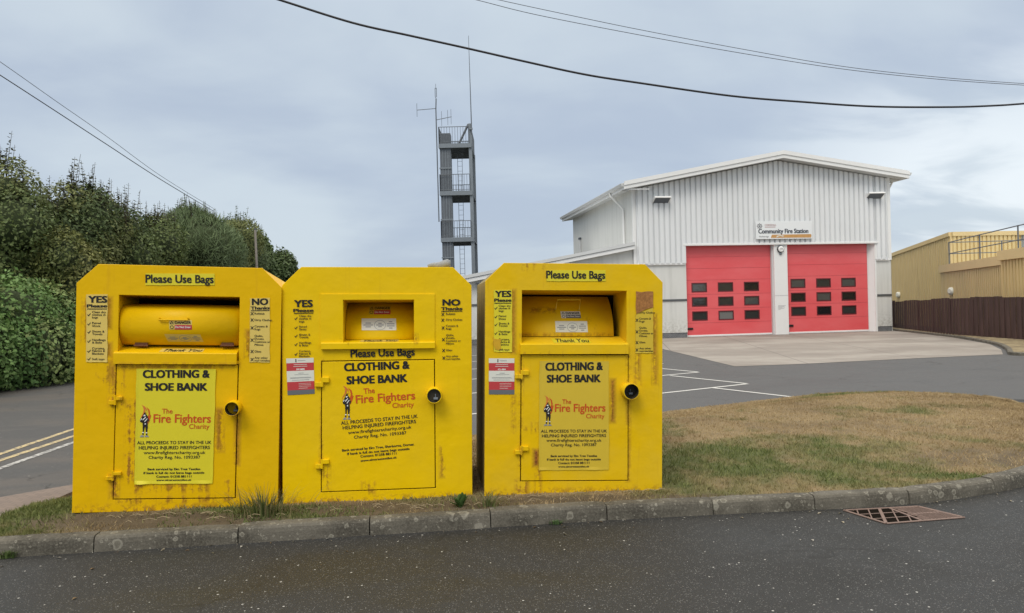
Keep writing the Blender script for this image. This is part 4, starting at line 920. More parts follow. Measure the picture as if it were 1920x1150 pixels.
q = MB(); q.tube([(0, -.07, 0), (0, -.10, 0), (0, -.12, 0)], [.135, .135, .10], m_trim, 20); q.box((-.07, -.1225, -.02), (.07, -.1205, .02), m_grey_ink); q.build('cover', bl)
q = MB(); q.box((-.06, -.05, -.26), (.06, -.0, -.17), m_steel, .01); q.build('strobe', bl)
def floodlight(x, z, yaw, label):
    o = empty('floodlight', fs(x, -.02, z), FYAW + yaw); tag(o, label, 'floodlight', 'floodlights on the white station gable')
    q = MB(); tilt = Matrix.Rotation(R(-28), 3, 'X'); tf = lambda v: tilt @ v + Vector((0, -.20, .0))
    q.prism([(-.24, -.02), (-.24, .05), (-.02, .13), (.20, .10), (.22, -.02)], 0, -.38, .38, m_trim, tf); q.build('housing', o)
    q = MB(); q.box((-.34, -.21, -.026), (.34, .19, -.018), m_steel_dark, 0, tf); q.build('lens', o)
    for x_ in (-.2, .2): q = MB(); q.tube([(x_, .02, -.02), (x_, -.2, .02)], .02, m_steel, 8); q.build('bracket', o)
floodlight(-1.16, 6.14, .0, 'floodlight by the left eave of the station gable, left of the sign')
floodlight(9.25, 6.32, -.12, 'floodlight by the right eave of the station gable, right of the sign')
wl = empty('wall_lamp', fs(-9.3, .08, 2.45), FYAW); tag(wl, 'small grey wall lamp on the low wing, seen between two banks', 'lamp')
q = MB(); q.box((-.16, -.24, .16), (.22, 0, .20), m_steel_dark, .01); q.build('hood', wl); q = MB(); q.tube([(0, -.12, .16), (0, -.12, -.10)], [.07, .09], m_steel, 10); q.build('lamp_glass', wl)

# ------------------------------------------------------------------ drill tower with its aerials
tw = empty('drill_tower', (-3.2, 46.5, 0)); tag(tw, 'grey steel fire drill tower with three railed landings behind the station', 'tower')
T = lambda x, y, z: (x + 3.2, y - 46.5, z)
q = MB(); q.box(T(-4.12, 45.05, 0), T(-3.46, 45.8, 12.16), m_steel_dark, .02)
for xx in (-3.95, -3.79, -3.63): q.box(T(xx - .02, 45.02, .2), T(xx + .02, 45.06, 11.1), m_steel)
for zz_ in (4.6, 6.9, 10.0): q.box(T(-4.16, 45.0, zz_), T(-3.42, 45.1, zz_ + .08), m_steel)
q.build('shaft', tw)
for (x, y) in ((-2.27, 45.1), (-2.27, 49.0), (-4.1, 49.0)):
    q = MB(); top = 12.7 if y < 46 else 11.6; q.box(T(x - .10, y - .1, 0), T(x + .10, y + .1, top), m_steel, .01); q.build('post', tw)
q = MB(); q.tube([T(-2.95, 45.06, 11.5), T(-2.36, 45.06, 12.66)], .07, m_steel_dark, 6); q.build('brace', tw)
for zt_ in (11.48, 8.62, 5.82):
    q = MB(); q.box(T(-4.18, 44.9, zt_ - .24), T(-2.2, 45.0, zt_ + .02), m_steel); q.box(T(-4.18, 45.0, zt_ - .10), T(-2.2, 48.9, zt_ - .02), m_steel_dark)
    for x in (-4.15, -2.42): q.box(T(x, 45.0, zt_ - .26), T(x + .1, 48.9, zt_ - .10), m_steel_dark)
    for k in range(6): q.box(T(-4.05, 45.5 + .6 * k, zt_ - .2), T(-2.42, 45.56 + .6 * k, zt_ - .10), m_steel_dark)
    pf = q.build('landing', tw)
    q = MB()
    def rail(a, b_):
        a, b_ = Vector(a), Vector(b_); q.tube([a + Vector((0, 0, 1.02)), b_ + Vector((0, 0, 1.02))], .022, m_steel_dark, 6); q.tube([a + Vector((0, 0, .1)), b_ + Vector((0, 0, .1))], .016, m_steel_dark, 6)
        n_ = max(2, int((b_ - a).length / .16))
        for k in range(n_ + 1): p_ = a.lerp(b_, k / n_); q.tube([p_ + Vector((0, 0, 0)), p_ + Vector((0, 0, 1.02))], .012 if k not in (0, n_) else .02, m_steel_dark, 5, False)
    rail(T(-4.15 if zt_ > 11 else -4.15, 44.93, zt_), T(-2.36, 44.93, zt_)); rail(T(-4.15, 48.85, zt_), T(-2.3, 48.85, zt_)); rail(T(-4.15, 44.93, zt_), T(-4.15, 48.85, zt_)); rail(T(-2.22, 45.3, zt_), T(-2.22, 48.85, zt_))
    q.build('railing', pf)
q = MB()
for x_ in (-3.12, -2.84): q.tube([T(x_, 45.9, .2), T(x_, 45.9, 11.4)], .015, m_steel_dark, 6)
for k in range(37): q.tube([T(-3.12, 45.9, .4 + .3 * k), T(-2.84, 45.9, .4 + .3 * k)], .009, m_steel_dark, 5, False)
q.build('ladder', tw)
q = MB(); q.tube([T(-4.26, 44.9, 6.8), T(-4.28, 44.9, 13.6), T(-4.25, 44.9, 14.2)], .035, m_steel_dark, 8)
q.tube([T(-4.25, 44.9, 14.2), T(-4.3, 44.9, 14.35), T(-4.3, 44.9, 14.85), T(-4.22, 44.9, 14.85), T(-4.22, 44.9, 14.3)], .02, m_steel_dark, 6); q.tube([T(-4.26, 44.9, 14.8), T(-4.26, 44.9, 15.1)], .012, m_steel_dark, 6)
ms = q.build('aerial_mast', tw)
q = MB(); q.tube([T(-4.28, 44.9, 13.62), T(-5.42, 44.9, 13.55)], .02, m_steel_dark, 6); q.tube([T(-5.42, 44.9, 13.15), T(-5.42, 44.9, 13.95)], .014, m_steel_dark, 6); q.build('aerial', ms)
q = MB(); q.tube([T(-4.28, 44.9, 12.93), T(-3.35, 44.9, 13.1)], .02, m_steel_dark, 6)
for x, z in ((-3.95, 13.0), (-3.58, 13.06), (-3.38, 13.1)): q.tube([T(x, 44.9, z - .45), T(x, 44.9, z + .45)], .012, m_steel_dark, 6)
q.build('aerial', ms)
q = MB(); q.tube([T(-2.16, 44.9, 12.0), T(-2.18, 44.9, 14.5), T(-2.21, 44.9, 17.95)], [.035, .026, .012], m_steel_dark, 8); q.box(T(-2.3, 44.85, 12.3), T(-2.1, 44.95, 12.4), m_steel); q.build('whip_aerial', tw)

# ------------------------------------------------------------------ yellow building on the right
m_yclad = cladding_mat('ochre ribbed cladding', (.64, .49, .23), (.50, .38, .18), .6); m_ytrim = simple('ochre trim', (.68, .52, .26), .55, 0, .1, 1); m_yclad2 = cladding_mat('grey cladding', (.33, .35, .34), (.25, .27, .27), .5)
yb_ = empty('ochre_warehouse', (21.6, 36.5, 0)); tag(yb_, 'ochre yellow ribbed warehouse with roof terrace railing behind the brown fence', 'warehouse')
O_ = Vector((21.6, 36.5, 0))
def face(mb, A, B, zb, za_, zb2, mat, pitch=.22, dep=.07):
    """ribbed wall face from A to B (seen with A on the left); tops za_ and zb2"""
    A, B = Vector((A[0], A[1], 0)), Vector((B[0], B[1], 0)); L_ = (B - A).length; ang = math.atan2(B.y - A.y, B.x - A.x); rot = Matrix.Rotation(ang, 3, 'Z')
    ribs(mb, 0, L_, lambda x: zb, lambda x: za_ + (zb2 - za_) * x / L_, pitch, dep, mat, 0, lambda v: rot @ v + A - O_)
def band(mb, A, B, z0a, z1a, z0b, z1b, mat, out=.08):
    A, B = Vector((A[0], A[1], 0)), Vector((B[0], B[1], 0)); d_ = (B - A).normalized(); n_ = Vector((d_.y, -d_.x, 0)) * out
    P_ = [A + n_ + Vector((0, 0, z0a)), B + n_ + Vector((0, 0, z0b)), B + n_ + Vector((0, 0, z1b)), A + n_ + Vector((0, 0, z1a))]; Q_ = [p - n_ * 3 for p in P_]
    mb.add([tuple(v - O_) for v in P_ + Q_], [(0, 1, 2, 3), (7, 6, 5, 4), (0, 4, 5, 1), (3, 2, 6, 7), (1, 5, 6, 2), (0, 3, 7, 4)], mat)
P1, P2_, P3, P4 = (22.7, 44.5), (21.55, 36.5), (30.5, 37.3), (31, 45)
q = MB(); face(q, P1, P2_, 0, 4.0, 4.52, m_yclad); band(q, (21.62, 37.0), P2_, 0, 4.5, 0, 4.53, m_ytrim, .05)
face(q, (21.55, 36.5), (25.2, 36.83), 0, 4.52, 4.5, m_yclad); face(q, (25.2, 36.83), P3, 0, 4.5, 4.5, m_yclad2)
q.add([tuple(Vector((p[0], p[1], z)) - O_) for p, z in ((P1, 4.02), (P2_, 4.55), (P3, 4.55), (P4, 4.02))], [(0, 1, 2, 3)], m_ytrim); q.build('wall', yb_)
q = MB(); band(q, P1, P2_, 3.98, 4.18, 4.50, 4.70, m_ytrim, .12); band(q, P2_, P3, 4.5, 4.70, 4.5, 4.70, m_ytrim, .12); q.build('fascia', yb_)
Q1, Q2, Q3, Q4 = (19.95, 34.6), (17.75, 26.7), (17.45, 26.55), (16.6, 21.5)
q = MB(); face(q, Q1, Q2, 0, 2.75, 2.75, m_yclad); face(q, Q3, Q4, 0, 2.85, 2.85, m_yclad); face(q, (21.6, 36.4), Q1, 0, 2.8, 2.8, m_yclad)
band(q, (17.9, 27.0), (17.72, 26.5), 0, 2.8, 0, 2.8, m_ytrim, .06)
q.add([tuple(Vector((x, y, 2.78)) - O_) for x, y in ((21.6, 36.4), Q1, Q2, Q3, Q4, (25, 20), (30, 36.9))], [tuple(range(7))], m_roof); q.build('terrace_wall', yb_)
q = MB(); band(q, Q1, Q2, 2.66, 3.0, 2.66, 3.0, m_ytrim, .14); band(q, Q3, Q4, 2.80, 3.14, 2.80, 3.14, m_ytrim, .16); q.build('parapet', yb_)
q = MB(); rp = [Vector((19.9, 33.9, 2.95)), Vector((18.85, 30.0, 2.95)), Vector((17.95, 26.4, 2.95)), Vector((16.9, 21.8, 2.95))]
for i, p in enumerate(rp): q.tube([p - O_, p + Vector((0, 0, 1.08)) - O_], .025, m_steel_dark, 6)
for h_ in (1.06, .55):
    q.tube([p + Vector((0, 0, h_)) - O_ for p in rp], .022, m_steel_dark, 6); q.tube([rp[0] + Vector((0, 0, h_)) - O_, Vector((24.5, 33.6, 2.95 + h_)) - O_], .022, m_steel_dark, 6)
q.tube([Vector((22.2, 33.75, 2.95)) - O_, Vector((22.2, 33.75, 4.0)) - O_], .025, m_steel_dark, 6); q.build('railing', yb_)
for px, py, A, B in ((1688, 553, P1, P2_), (1788, 546, Q1, Q2)):
    r_ = ray(px, py); A, B = Vector(A), Vector(B); n_ = Vector((B.y - A.y, A.x - B.x)); t_ = A.dot(n_) / Vector((r_.x, r_.y)).dot(n_); p = r_ * t_ + Vector((0, 0, CAM_Z)) - O_
    q = MB(); q.tube([p + Vector((.0, 0, 0)), p + Vector((-.16, -.04, 0)), p + Vector((-.22, -.055, 0))], [.17, .17, .10], m_label_white, 14); q.build('vent_cowl', yb_)

# brown close-board fence and its low kerb
m_fence = None
def fence_mat():
    m_, t, b = material('dark brown stained boards'); oc = N(t, 'ShaderNodeTexCoord').outputs['Object']
    n_ = NOISE(t, SCALEV(t, oc, (5, 5, .5)), 1.6, 6, .65); col = MIX(t, RAMP(t, n_, .3, .7), (.040, .020, .017), (.078, .042, .036))
    pale = NOISE(t, SCALEV(t, oc, (7, 7, .25)), 1.1, 4, .6); col = MIX(t, M(t, 'MULTIPLY', RAMP(t, pale, .66, .78), .5), col, (.22, .19, .17))
    setin(t, b, 'Base Color', col); setin(t, b, 'Roughness', .8); return m_
m_fence = fence_mat()
fe = empty('timber_fence', (16.66, 27.8, 0)); tag(fe, 'dark brown close-board timber fence in front of the ochre warehouse', 'fence')
FO_ = Vector((16.66, 27.8, 0)); fpts = [Vector(p) for p in ((18.6, 36.6, 0), (17.5, 31.6, 0), (16.72, 27.8, 0), (16.48, 24.0, 0), (16.42, 20.0, 0), (16.5, 16.0, 0))]
ff, FL = along(fpts); q = MB(); s_ = 0.0; k = 0
while s_ < FL - .15:
    p, n_ = ff(s_); top = float(np.interp(s_, [0, 5, 9, 13, FL], [1.36, 1.44, 1.50, 1.50, 1.52])) + .03 * (int(s_ / 1.9) % 2) + random.uniform(-.008, .008)
    d_ = Vector((n_.y, -n_.x, 0)); o_ = -.012 if k % 2 else .012
    a = p + n_ * o_; b2 = p + d_ * .165 + n_ * o_
    q.add([tuple(v - FO_) for v in [a + Vector((0, 0, .02)), b2 + Vector((0, 0, .02)), b2 + Vector((0, 0, top)), a + Vector((0, 0, top))] + [v + n_ * .018 for v in [a + Vector((0, 0, .02)), b2 + Vector((0, 0, .02)), b2 + Vector((0, 0, top)), a + Vector((0, 0, top))]]], [(0, 1, 2, 3), (7, 6, 5, 4), (0, 4, 5, 1), (3, 2, 6, 7), (1, 5, 6, 2), (0, 3, 7, 4)], m_fence)
    s_ += .158; k += 1
q.build('board_panel', fe)
for i in range(11):
    p, n_ = ff(min(FL - .01, i * 1.9 + .05)); q = MB(); q.box(tuple(p + n_ * .09 - Vector((.05, .05, .0)) - FO_), tuple(p + n_ * .09 + Vector((.05, .05, 1.42)) - FO_), m_fence); q.build('post', fe)
KR = [(18.15, 36.4), (16.72, 28.5), (15.35, 24.0), (14.15, 21.5), (13.2, 19.95), (13.0, 19.55), (13.15, 19.15), (14.5, 18.7), (20, 17.6)]
kf2, KL2 = along(cat(KR)); q = MB(); V = []; Fc = []; prof = [(0, 0), (.005, .075), (.025, .09), (.12, .09), (.13, 0)]; ns = 120
for i in range(ns + 1):
    p, n_ = kf2(KL2 * i / ns)
    V += [(p.x + n_.x * o_, p.y + n_.y * o_, z_) for o_, z_ in prof]
Fc = [(i * 5 + k, i * 5 + k + 1, i * 5 + 6 + k, i * 5 + 5 + k) for i in range(ns) for k in range(4)]
q.add(V, Fc, m_kerb); tag(q.build('forecourt_kerb'), kind='structure')
m_dry, t, b_ = material('dry grass bank'); Pn = N(t, 'ShaderNodeNewGeometry').outputs['Position']
setin(t, b_, 'Base Color', MIX(t, RAMP(t, NOISE(t, Pn, 3, 6, .65), .35, .65), (.17, .13, .075), (.32, .26, .15))); setin(t, b_, 'Roughness', .95); bump(t, b_, NOISE(t, Pn, 40, 4), .8, .03)
q = MB(); ns = 60
V = []
for i in range(ns + 1):
    p, n_ = kf2(KL2 * i / ns); p = p + n_ * .12; V.append((p.x, p.y, .085))
    f_ = ff(FL * min(1, i / ns * 1.02))[0]; V.append((f_.x + .02, f_.y, .12))
q.add(V, [(2 * i, 2 * i + 2, 2 * i + 3, 2 * i + 1) for i in range(ns)], m_dry); tag(q.build('grass_bank'), kind='structure')

# ------------------------------------------------------------------ drain grate in the near road
gr = empty('drain_grate', (2.83, 5.46, .0)); tag(gr, 'rusty two-part iron drain grate set in the road by the kerb', 'drain')
m_iron = simple('rusty cast iron', (.20, .135, .110), .7, .1, .35, 25, bumpy=.3)
GQ = [Vector((2.46, 5.62)), Vector((3.05, 5.675)), Vector((3.21, 5.365)), Vector((2.60, 5.265))]     # far-left, far-right, near-right, near-left
def gq(u, v):
    a = GQ[0].lerp(GQ[1], u); b2 = GQ[3].lerp(GQ[2], u); p = a.lerp(b2, v); return (p.x - 2.83, p.y - 5.46)
def gpoly(mb, pts, z0, z1, mat):
    mb.prism([gq(*p) for p in pts], 2, z0, z1, mat)
q = MB(); gpoly(q, [(0, 0), (1, 0), (1, 1), (0, 1)], .0015, .003, m_dark)  # flat dark plate on the road, painting the shade inside the holes
q.build('pit_shade', gr)
q = MB(); z0, z1 = .0032, .0075
def bar(mb, a, b2, wd, zt):
    a, b2 = Vector(gq(*a)), Vector(gq(*b2)); d_ = (b2 - a).normalized(); n_ = Vector((-d_.y, d_.x)) * wd / 2
    mb.prism([tuple(a - n_), tuple(b2 - n_), tuple(b2 + n_), tuple(a + n_)], 2, z0, zt, m_iron)
for a, b2 in (((0, 0), (1, 0)), ((0, 0), (0, 1)), ((0, 1), (1, 1)), ((1, 0), (1, 1))): bar(q, a, b2, .022, z1)
q.build('frame', gr)
def xs(v): return .60 - .14 * v                # the leaves meet on a slant
def cbar(mb, a, b2, wd, zt):                    # a bar clipped to the left leaf
    pts = [Vector(a).lerp(Vector(b2), k / 60) for k in range(61)]; ins = [p for p in pts if 0 <= p.x <= xs(p.y) and 0 <= p.y <= 1]
    if len(ins) > 4: bar(mb, tuple(ins[0]), tuple(ins[-1]), wd, zt)
q = MB(); bar(q, (xs(0), 0), (xs(1), 1), .020, .0074)
for k, a in enumerate((.17, .32, .47, .63, .79, .95)): cbar(q, (a, 0), (a - .47, 1), .022 if k == 2 else .0085, .0070)
for v in (.34, .67): cbar(q, (0, v), (.7, v), .0085, .0066)
q.build('grille', gr)
q = MB()
for k in range(9):
    u = .64 + .042 * k; bar(q, (max(u, .62), .03), (u - .02, .97), .0095, .0070)
for k in range(3): u = .50 + .045 * k; bar(q, (xs((.60 - u) / .14 if u < .6 else 0) + .03, max(0.03, (.62 - u) / .14 * .9)), (u + .03, .97), .0125, .0069)
bar(q, (.62, .52), (.98, .52), .016, .0066)
q.build('grille', gr)

# ------------------------------------------------------------------ overhead cables
def cable(name, pts, r_, mat, label, n=8):
    P_ = [at(*p) for p in pts]; out = []
    for i in range(len(P_) - 1):
        p0, p1, p2, p3 = P_[max(i - 1, 0)], P_[i], P_[i + 1], P_[min(i + 2, len(P_) - 1)]
        for k in range(8):
            t = k / 8; out.append(.5 * ((2 * p1) + (p2 - p0) * t + (2 * p0 - 5 * p1 + 4 * p2 - p3) * t * t + (3 * p1 - p0 - 3 * p2 + p3) * t ** 3))
    out.append(P_[-1]); q = MB(); q.tube(out, r_, mat, n); tag(q.build(name, smooth=True), label, 'cable', 'overhead cables across the sky')
cable('overhead_cable', [(420, -33, 10.5), (524, 0, 10.6), (661, 43, 10.8), (768, 67, 11), (872, 90, 11.2), (986, 116, 11.4), (1097, 140, 11.6), (1200, 156, 11.8), (1370, 180, 12.1), (1500, 191, 12.3), (1640, 200, 12.6), (1780, 201, 12.9), (1860, 198.5, 13.1), (1920, 194.5, 13.3), (2050, 183, 13.6)], .017, m_cable, 'thick black cable sagging across the whole sky, lowest on the right')
cable('overhead_cable', [(780, -27, 20), (893, 0, 20), (1006, 28, 20.2), (1200, 66, 20.5), (1390, 100, 20.8), (1575, 129, 21), (1750, 148, 21.3), (1920, 160, 21.5), (2050, 165, 21.7)], .009, m_cable_thin, 'thin grey wire, lower one of the close pair above the thick cable')
cable('overhead_cable', [(820, -27, 21), (935, 0, 21), (1060, 27, 21.2), (1200, 56, 21.5), (1390, 92, 21.8), (1575, 124, 22), (1750, 144, 22.3), (1920, 157, 22.5), (2050, 163, 22.7)], .009, m_cable_thin, 'thin grey wire, upper one of the close pair near the top edge')
cable('overhead_cable', [(-140, 52, 15), (0, 141, 18), (108, 211, 20), (200, 271, 22.5), (300, 336, 26), (400, 396, 31)], .0125, m_cable, 'dark wire slanting down over the hedge on the left')
cable('overhead_cable', [(-140, 22, 16), (0, 116, 19), (108, 192, 21.5), (200, 256, 24), (300, 329, 28), (400, 391, 32.5)], .008, m_cable_thin, 'faint thin wire just above the dark one over the hedge')

# ------------------------------------------------------------------ hedge, shrubs and trees on the left
m_leaf, _, lb = attr_mat('leaf', .55, trans=.22)
m_twig = simple('brown twig bark', (.06, .045, .03), .9, 0, .3, 20)
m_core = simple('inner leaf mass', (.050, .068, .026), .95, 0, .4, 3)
def lumps(c, r_, n, rg, spread=.62, size=(.38, .62)):
    """lobes of a crown: (centre, radii)"""
    out = []
    for _ in range(n):
        d_ = rg.normal(size=3); d_ /= np.linalg.norm(d_); k = rg.uniform(size[0], size[1])
        out.append((np.array(c) + d_ * np.array(r_) * spread * rg.uniform(.6, 1.15), np.array(r_) * k))
    return out
def foliage(lob, n, leaf, cols, rg, narrow=.5, up=0.0, zmin=.03, stretch=1.0):
    """leaf quads spread through the outer part of the lobes"""
    w_ = np.array([(l[1][0] * l[1][1] * l[1][2]) ** (2 / 3) for l in lob]); w_ /= w_.sum(); pick = rg.choice(len(lob), n, p=w_)
    C_ = np.array([l[0] for l in lob])[pick]; R_ = np.array([l[1] for l in lob])[pick]
    d_ = rg.normal(size=(n, 3)); d_ /= np.linalg.norm(d_, axis=1)[:, None]
    rad = 1.0 - np.abs(rg.normal(size=n)) * .14 + .07 * rg.normal(size=n)
    P_ = C_ + d_ * R_ * rad[:, None]
    keep = (P_[:, 2] > zmin); P_, d_, pick = P_[keep], d_[keep], pick[keep]
    inside = np.zeros(len(P_), bool)
    for l in lob: inside |= (((P_ - l[0]) / (l[1] * .80)) ** 2).sum(1) < 1
    P_, d_, pick = P_[~inside], d_[~inside], pick[~inside]; m_ = len(P_)
    nrm = d_ + rg.normal(size=(m_, 3)) * .65 + np.array([0, 0, .35]); nrm /= np.linalg.norm(nrm, axis=1)[:, None]
    a_ = np.cross(nrm, rg.normal(size=(m_, 3)) + np.array([0, 0, up]) * 0); a_ /= np.linalg.norm(a_, axis=1)[:, None]
    if up: a_ = a_ * (1 - up) + np.array([0, 0, 1.0]) * up + d_ * .25 * up; a_ /= np.linalg.norm(a_, axis=1)[:, None]
    b_ = np.cross(nrm, a_); b_ /= np.linalg.norm(b_, axis=1)[:, None] + 1e-9
    s_ = leaf * rg.uniform(.6, 1.35, m_)[:, None]
    V = np.stack([P_ - a_ * s_ * stretch, P_ + b_ * s_ * narrow - a_ * s_ * .1, P_ + a_ * s_ * stretch, P_ - b_ * s_ * narrow - a_ * s_ * .1], 1).reshape(-1, 3)
    Fc = np.arange(4 * m_).reshape(-1, 4)
    cl_ = rg.integers(0, len(cols), len(lob))[pick]; base = np.array(cols)[cl_]
    other = np.array(cols)[rg.integers(0, len(cols), m_)]; k = rg.uniform(0, .45, m_)[:, None]
    col = (base * (1 - k) + other * k) * rg.uniform(.7, 1.35, m_)[:, None]
    return V, Fc, col
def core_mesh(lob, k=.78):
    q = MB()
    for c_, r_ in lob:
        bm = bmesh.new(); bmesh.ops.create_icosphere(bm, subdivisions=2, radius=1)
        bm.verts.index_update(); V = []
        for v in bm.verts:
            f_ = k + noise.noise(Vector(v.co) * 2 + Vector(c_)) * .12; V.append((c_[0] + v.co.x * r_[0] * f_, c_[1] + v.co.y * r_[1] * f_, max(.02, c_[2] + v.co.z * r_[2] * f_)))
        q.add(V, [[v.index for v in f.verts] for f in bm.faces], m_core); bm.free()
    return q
def shoots(n, tops, hgt, leaf, col, rg):
    """upright leafy shoots that stand out of the top of a shrub, with pairs of leaves up each stem"""
    V, C = [], []; stems = []
    for i in range(n):
        p = np.array(tops[rg.integers(len(tops))]) + rg.normal(size=3) * [.25, .25, .12]; h_ = hgt * rg.uniform(.3, 1.15); lean = rg.normal(size=2) * .16
        k = int(h_ / .085); stems.append((p - [0, 0, .5], p + [lean[0] * h_, lean[1] * h_, h_]))
        for j in range(k):
            t_ = j / k; c_ = p + np.array([lean[0] * h_ * t_, lean[1] * h_ * t_, h_ * t_]); a_ = rg.uniform(0, 6.28); L_ = leaf * (1.25 - .85 * t_) * rg.uniform(.7, 1.2)
            for sg_ in (0, math.pi):
                d_ = np.array([math.cos(a_ + sg_), math.sin(a_ + sg_), rg.uniform(-.2, .7)]); sd_ = np.array([-d_[1], d_[0], .35]) * .32
                V.append([c_, c_ + d_ * L_ * .5 + sd_ * L_, c_ + d_ * L_, c_ + d_ * L_ * .5 - sd_ * L_]); C.append(np.array(col[rg.integers(len(col))]) * rg.uniform(.7, 1.3))
    return np.array(V).reshape(-1, 3), np.arange(4 * len(V)).reshape(-1, 4), np.array(C), stems
def plant(name, label, cat, group, x, y, lob, n, leaf, cols, seed, narrow=.5, up=0.0, stretch=1.0, sh=None, stems=4, stem_h=1.5, r_=.05, core=.64, stemname='stem', folname='foliage'):
    rg = np.random.default_rng(seed); o = empty(name, (x, y, 0)); tag(o, label, cat, group); off = np.array([x, y, 0])
    V, Fc, C = foliage(lob, n, leaf, cols, rg, narrow, up, stretch=stretch); st_ = []
    if sh:
        V2, F2, C2, st_ = shoots(*sh, rg); Fc = np.r_[Fc, F2 + len(V)]; V = np.r_[V, V2]; C = np.r_[C, C2]
    f_ = big_mesh(folname, V - off, Fc, C, m_leaf, o)
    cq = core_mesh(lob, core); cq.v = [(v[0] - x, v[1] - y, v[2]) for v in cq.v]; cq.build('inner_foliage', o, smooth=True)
    q = MB()
    for i in range(stems):
        a_ = rg.uniform(0, 6.28); b_ = np.array([rg.normal() * .25, rg.normal() * .25, 0]); L_ = lob[rg.integers(len(lob))][0] - off
        m_ = (b_ + L_) / 2 + [0, 0, .2]; q.tube([tuple(b_), tuple(m_), tuple(L_)], [r_, r_ * .7, r_ * .35], m_twig, 7)
    for a_, b_ in st_: q.tube([tuple(a_ - off), tuple(b_ - off)], [.012, .005], m_twig, 4, False)
    q.build(stemname, o)
    return o
IVY = [(.070, .130, .036), (.10, .175, .052), (.125, .205, .062), (.075, .14, .042), (.17, .21, .075)]
DARK = [(.080, .112, .042), (.10, .132, .046), (.13, .145, .052), (.070, .10, .040), (.155, .168, .06)]
OLIVE = [(.135, .145, .044), (.110, .130, .040), (.17, .17, .058), (.09, .11, .036)]
BUDD = [(.075, .080, .048), (.095, .10, .06), (.065, .070, .045)]
FEATH = [(.115, .155, .072), (.135, .175, .082), (.095, .132, .060)]
TREE = [(.085, .125, .048), (.115, .155, .062), (.068, .10, .038), (.145, .18, .08)]
IVY, DARK, OLIVE, BUDD, FEATH, TREE = [[tuple(v * 1.22 for v in c_) for c_ in p_] for p_ in (IVY, DARK, OLIVE, BUDD, FEATH, TREE)]
rg = np.random.default_rng(5)
# low ivy and bramble hedge at the roadside
hl = []
for i in range(26):
    t_ = i / 25; y = 10.5 + 10.5 * t_ + rg.normal() * .2; x = -12.15 + 1.0 * t_ + rg.normal() * .15
    hl.append((np.array([x - .25, y, .75 + rg.uniform(-.1, .2)]), np.array([.95, .85, .95]) * rg.uniform(.9, 1.15)))
    hl.append((np.array([x - .75, y + rg.normal() * .2, 1.95 + rg.uniform(-.2, .25) - .5 * t_]), np.array([1.0, .9, .95]) * rg.uniform(.85, 1.15)))
plant('bramble_hedge', 'low bushy ivy and bramble hedge at the edge of the side road', 'hedge', None, -12.2, 16, hl, 170000, .052, IVY, 21, .62, stems=10, r_=.03, core=.66)
# taller shrubs standing behind it
def shrub(x, y, rx, ry, rz, zc, n, cols, seed, label, leaf=.07, sh=None, nl=9, **k):
    g = np.random.default_rng(seed); lob = lumps((x, y, zc), (rx, ry, rz), nl, g) + [(np.array([x, y, zc * .6]), np.array([rx * .8, ry * .8, zc * .62]))]
    if sh:
        tops = [l[0] + np.array([0, 0, l[1][2] * .85]) for l in lob if l[0][2] > zc]
        tops = tops or [np.array([x, y, zc + rz * .8])]; sh = (sh[0], tops, sh[1], sh[2], sh[3])
    return plant('tall_shrub', label, 'shrub', 'tall shrubs behind the low hedge', x, y, lob, n, leaf, cols, seed + 100, sh=sh, **k)
shrub(-13.4, 20.0, 1.7, 1.7, 1.8, 3.50, 46000, DARK, 1, 'tall dark shrub with spiky shoots at the left edge of the picture', leaf=.055, sh=(60, .75, .14, BUDD), nl=12)
shrub(-13.0, 21.8, 1.6, 1.7, 1.85, 3.55, 46000, DARK, 2, 'dark shrub with the longest spiky shoots, second from the left edge', leaf=.055, sh=(60, .75, .14, BUDD), nl=12)
shrub(-12.0, 20.6, 1.2, 1.4, 1.5, 2.8, 40000, OLIVE, 3, 'yellowish green shrub low in front of the dark spiky ones', leaf=.05, nl=12)
shrub(-12.7, 23.6, 1.5, 1.7, 1.8, 3.6, 44000, DARK, 4, 'dark shrub with short spiky shoots left of the feathery one', leaf=.055, sh=(70, .65, .13, BUDD), nl=12)
shrub(-12.3, 25.8, 1.5, 1.7, 1.75, 3.55, 44000, OLIVE + DARK, 5, 'olive green shrub just left of the feathery grey green one', leaf=.055, sh=(60, .55, .12, BUDD), nl=12)
shrub(-12.3, 28.7, 1.8, 2.1, 1.85, 3.75, 60000, FEATH, 6, 'feathery grey green shrub with fine upright twigs', leaf=.10, narrow=.13, up=.5, stretch=1.4, sh=(140, .5, .10, FEATH), nl=14)
shrub(-12.1, 31.8, 1.7, 2.1, 1.9, 3.85, 44000, FEATH + DARK, 7, 'feathery shrub merging into the tree by the thin pole', leaf=.09, narrow=.25, up=.4, stretch=1.3, sh=(60, .5, .10, FEATH), nl=14)
def tree(x, y, rx, rz, zc, n, cols, seed, label, leaf=.085, sh=None):
    g = np.random.default_rng(seed); lob = lumps((x, y, zc), (rx, rx, rz), 13, g, .68, (.30, .5)) + [(np.array([x, y, zc * .5]), np.array([rx * .7, rx * .7, zc * .5]))]
    if sh: sh = (sh[0], [l[0] + np.array([0, 0, l[1][2] * .85]) for l in lob if l[0][2] > zc], sh[1], sh[2], sh[3])
    return plant('hedgerow_tree', label, 'tree', 'hedgerow trees at the far end', x, y, lob, n, leaf, cols, seed + 300, .6, sh=sh, stems=6, r_=.10, stemname='trunk', folname='crown', core=.62)
tree(-12.7, 35.5, 1.75, 2.2, 4.05, 40000, TREE, 31, 'light green large-leaved tree around the thin pole', sh=(40, .7, .18, TREE))
tree(-13.1, 39.5, 1.55, 1.9, 3.6, 34000, TREE, 32, 'loose-topped tree just right of the thin pole', sh=(20, .5, .16, TREE))
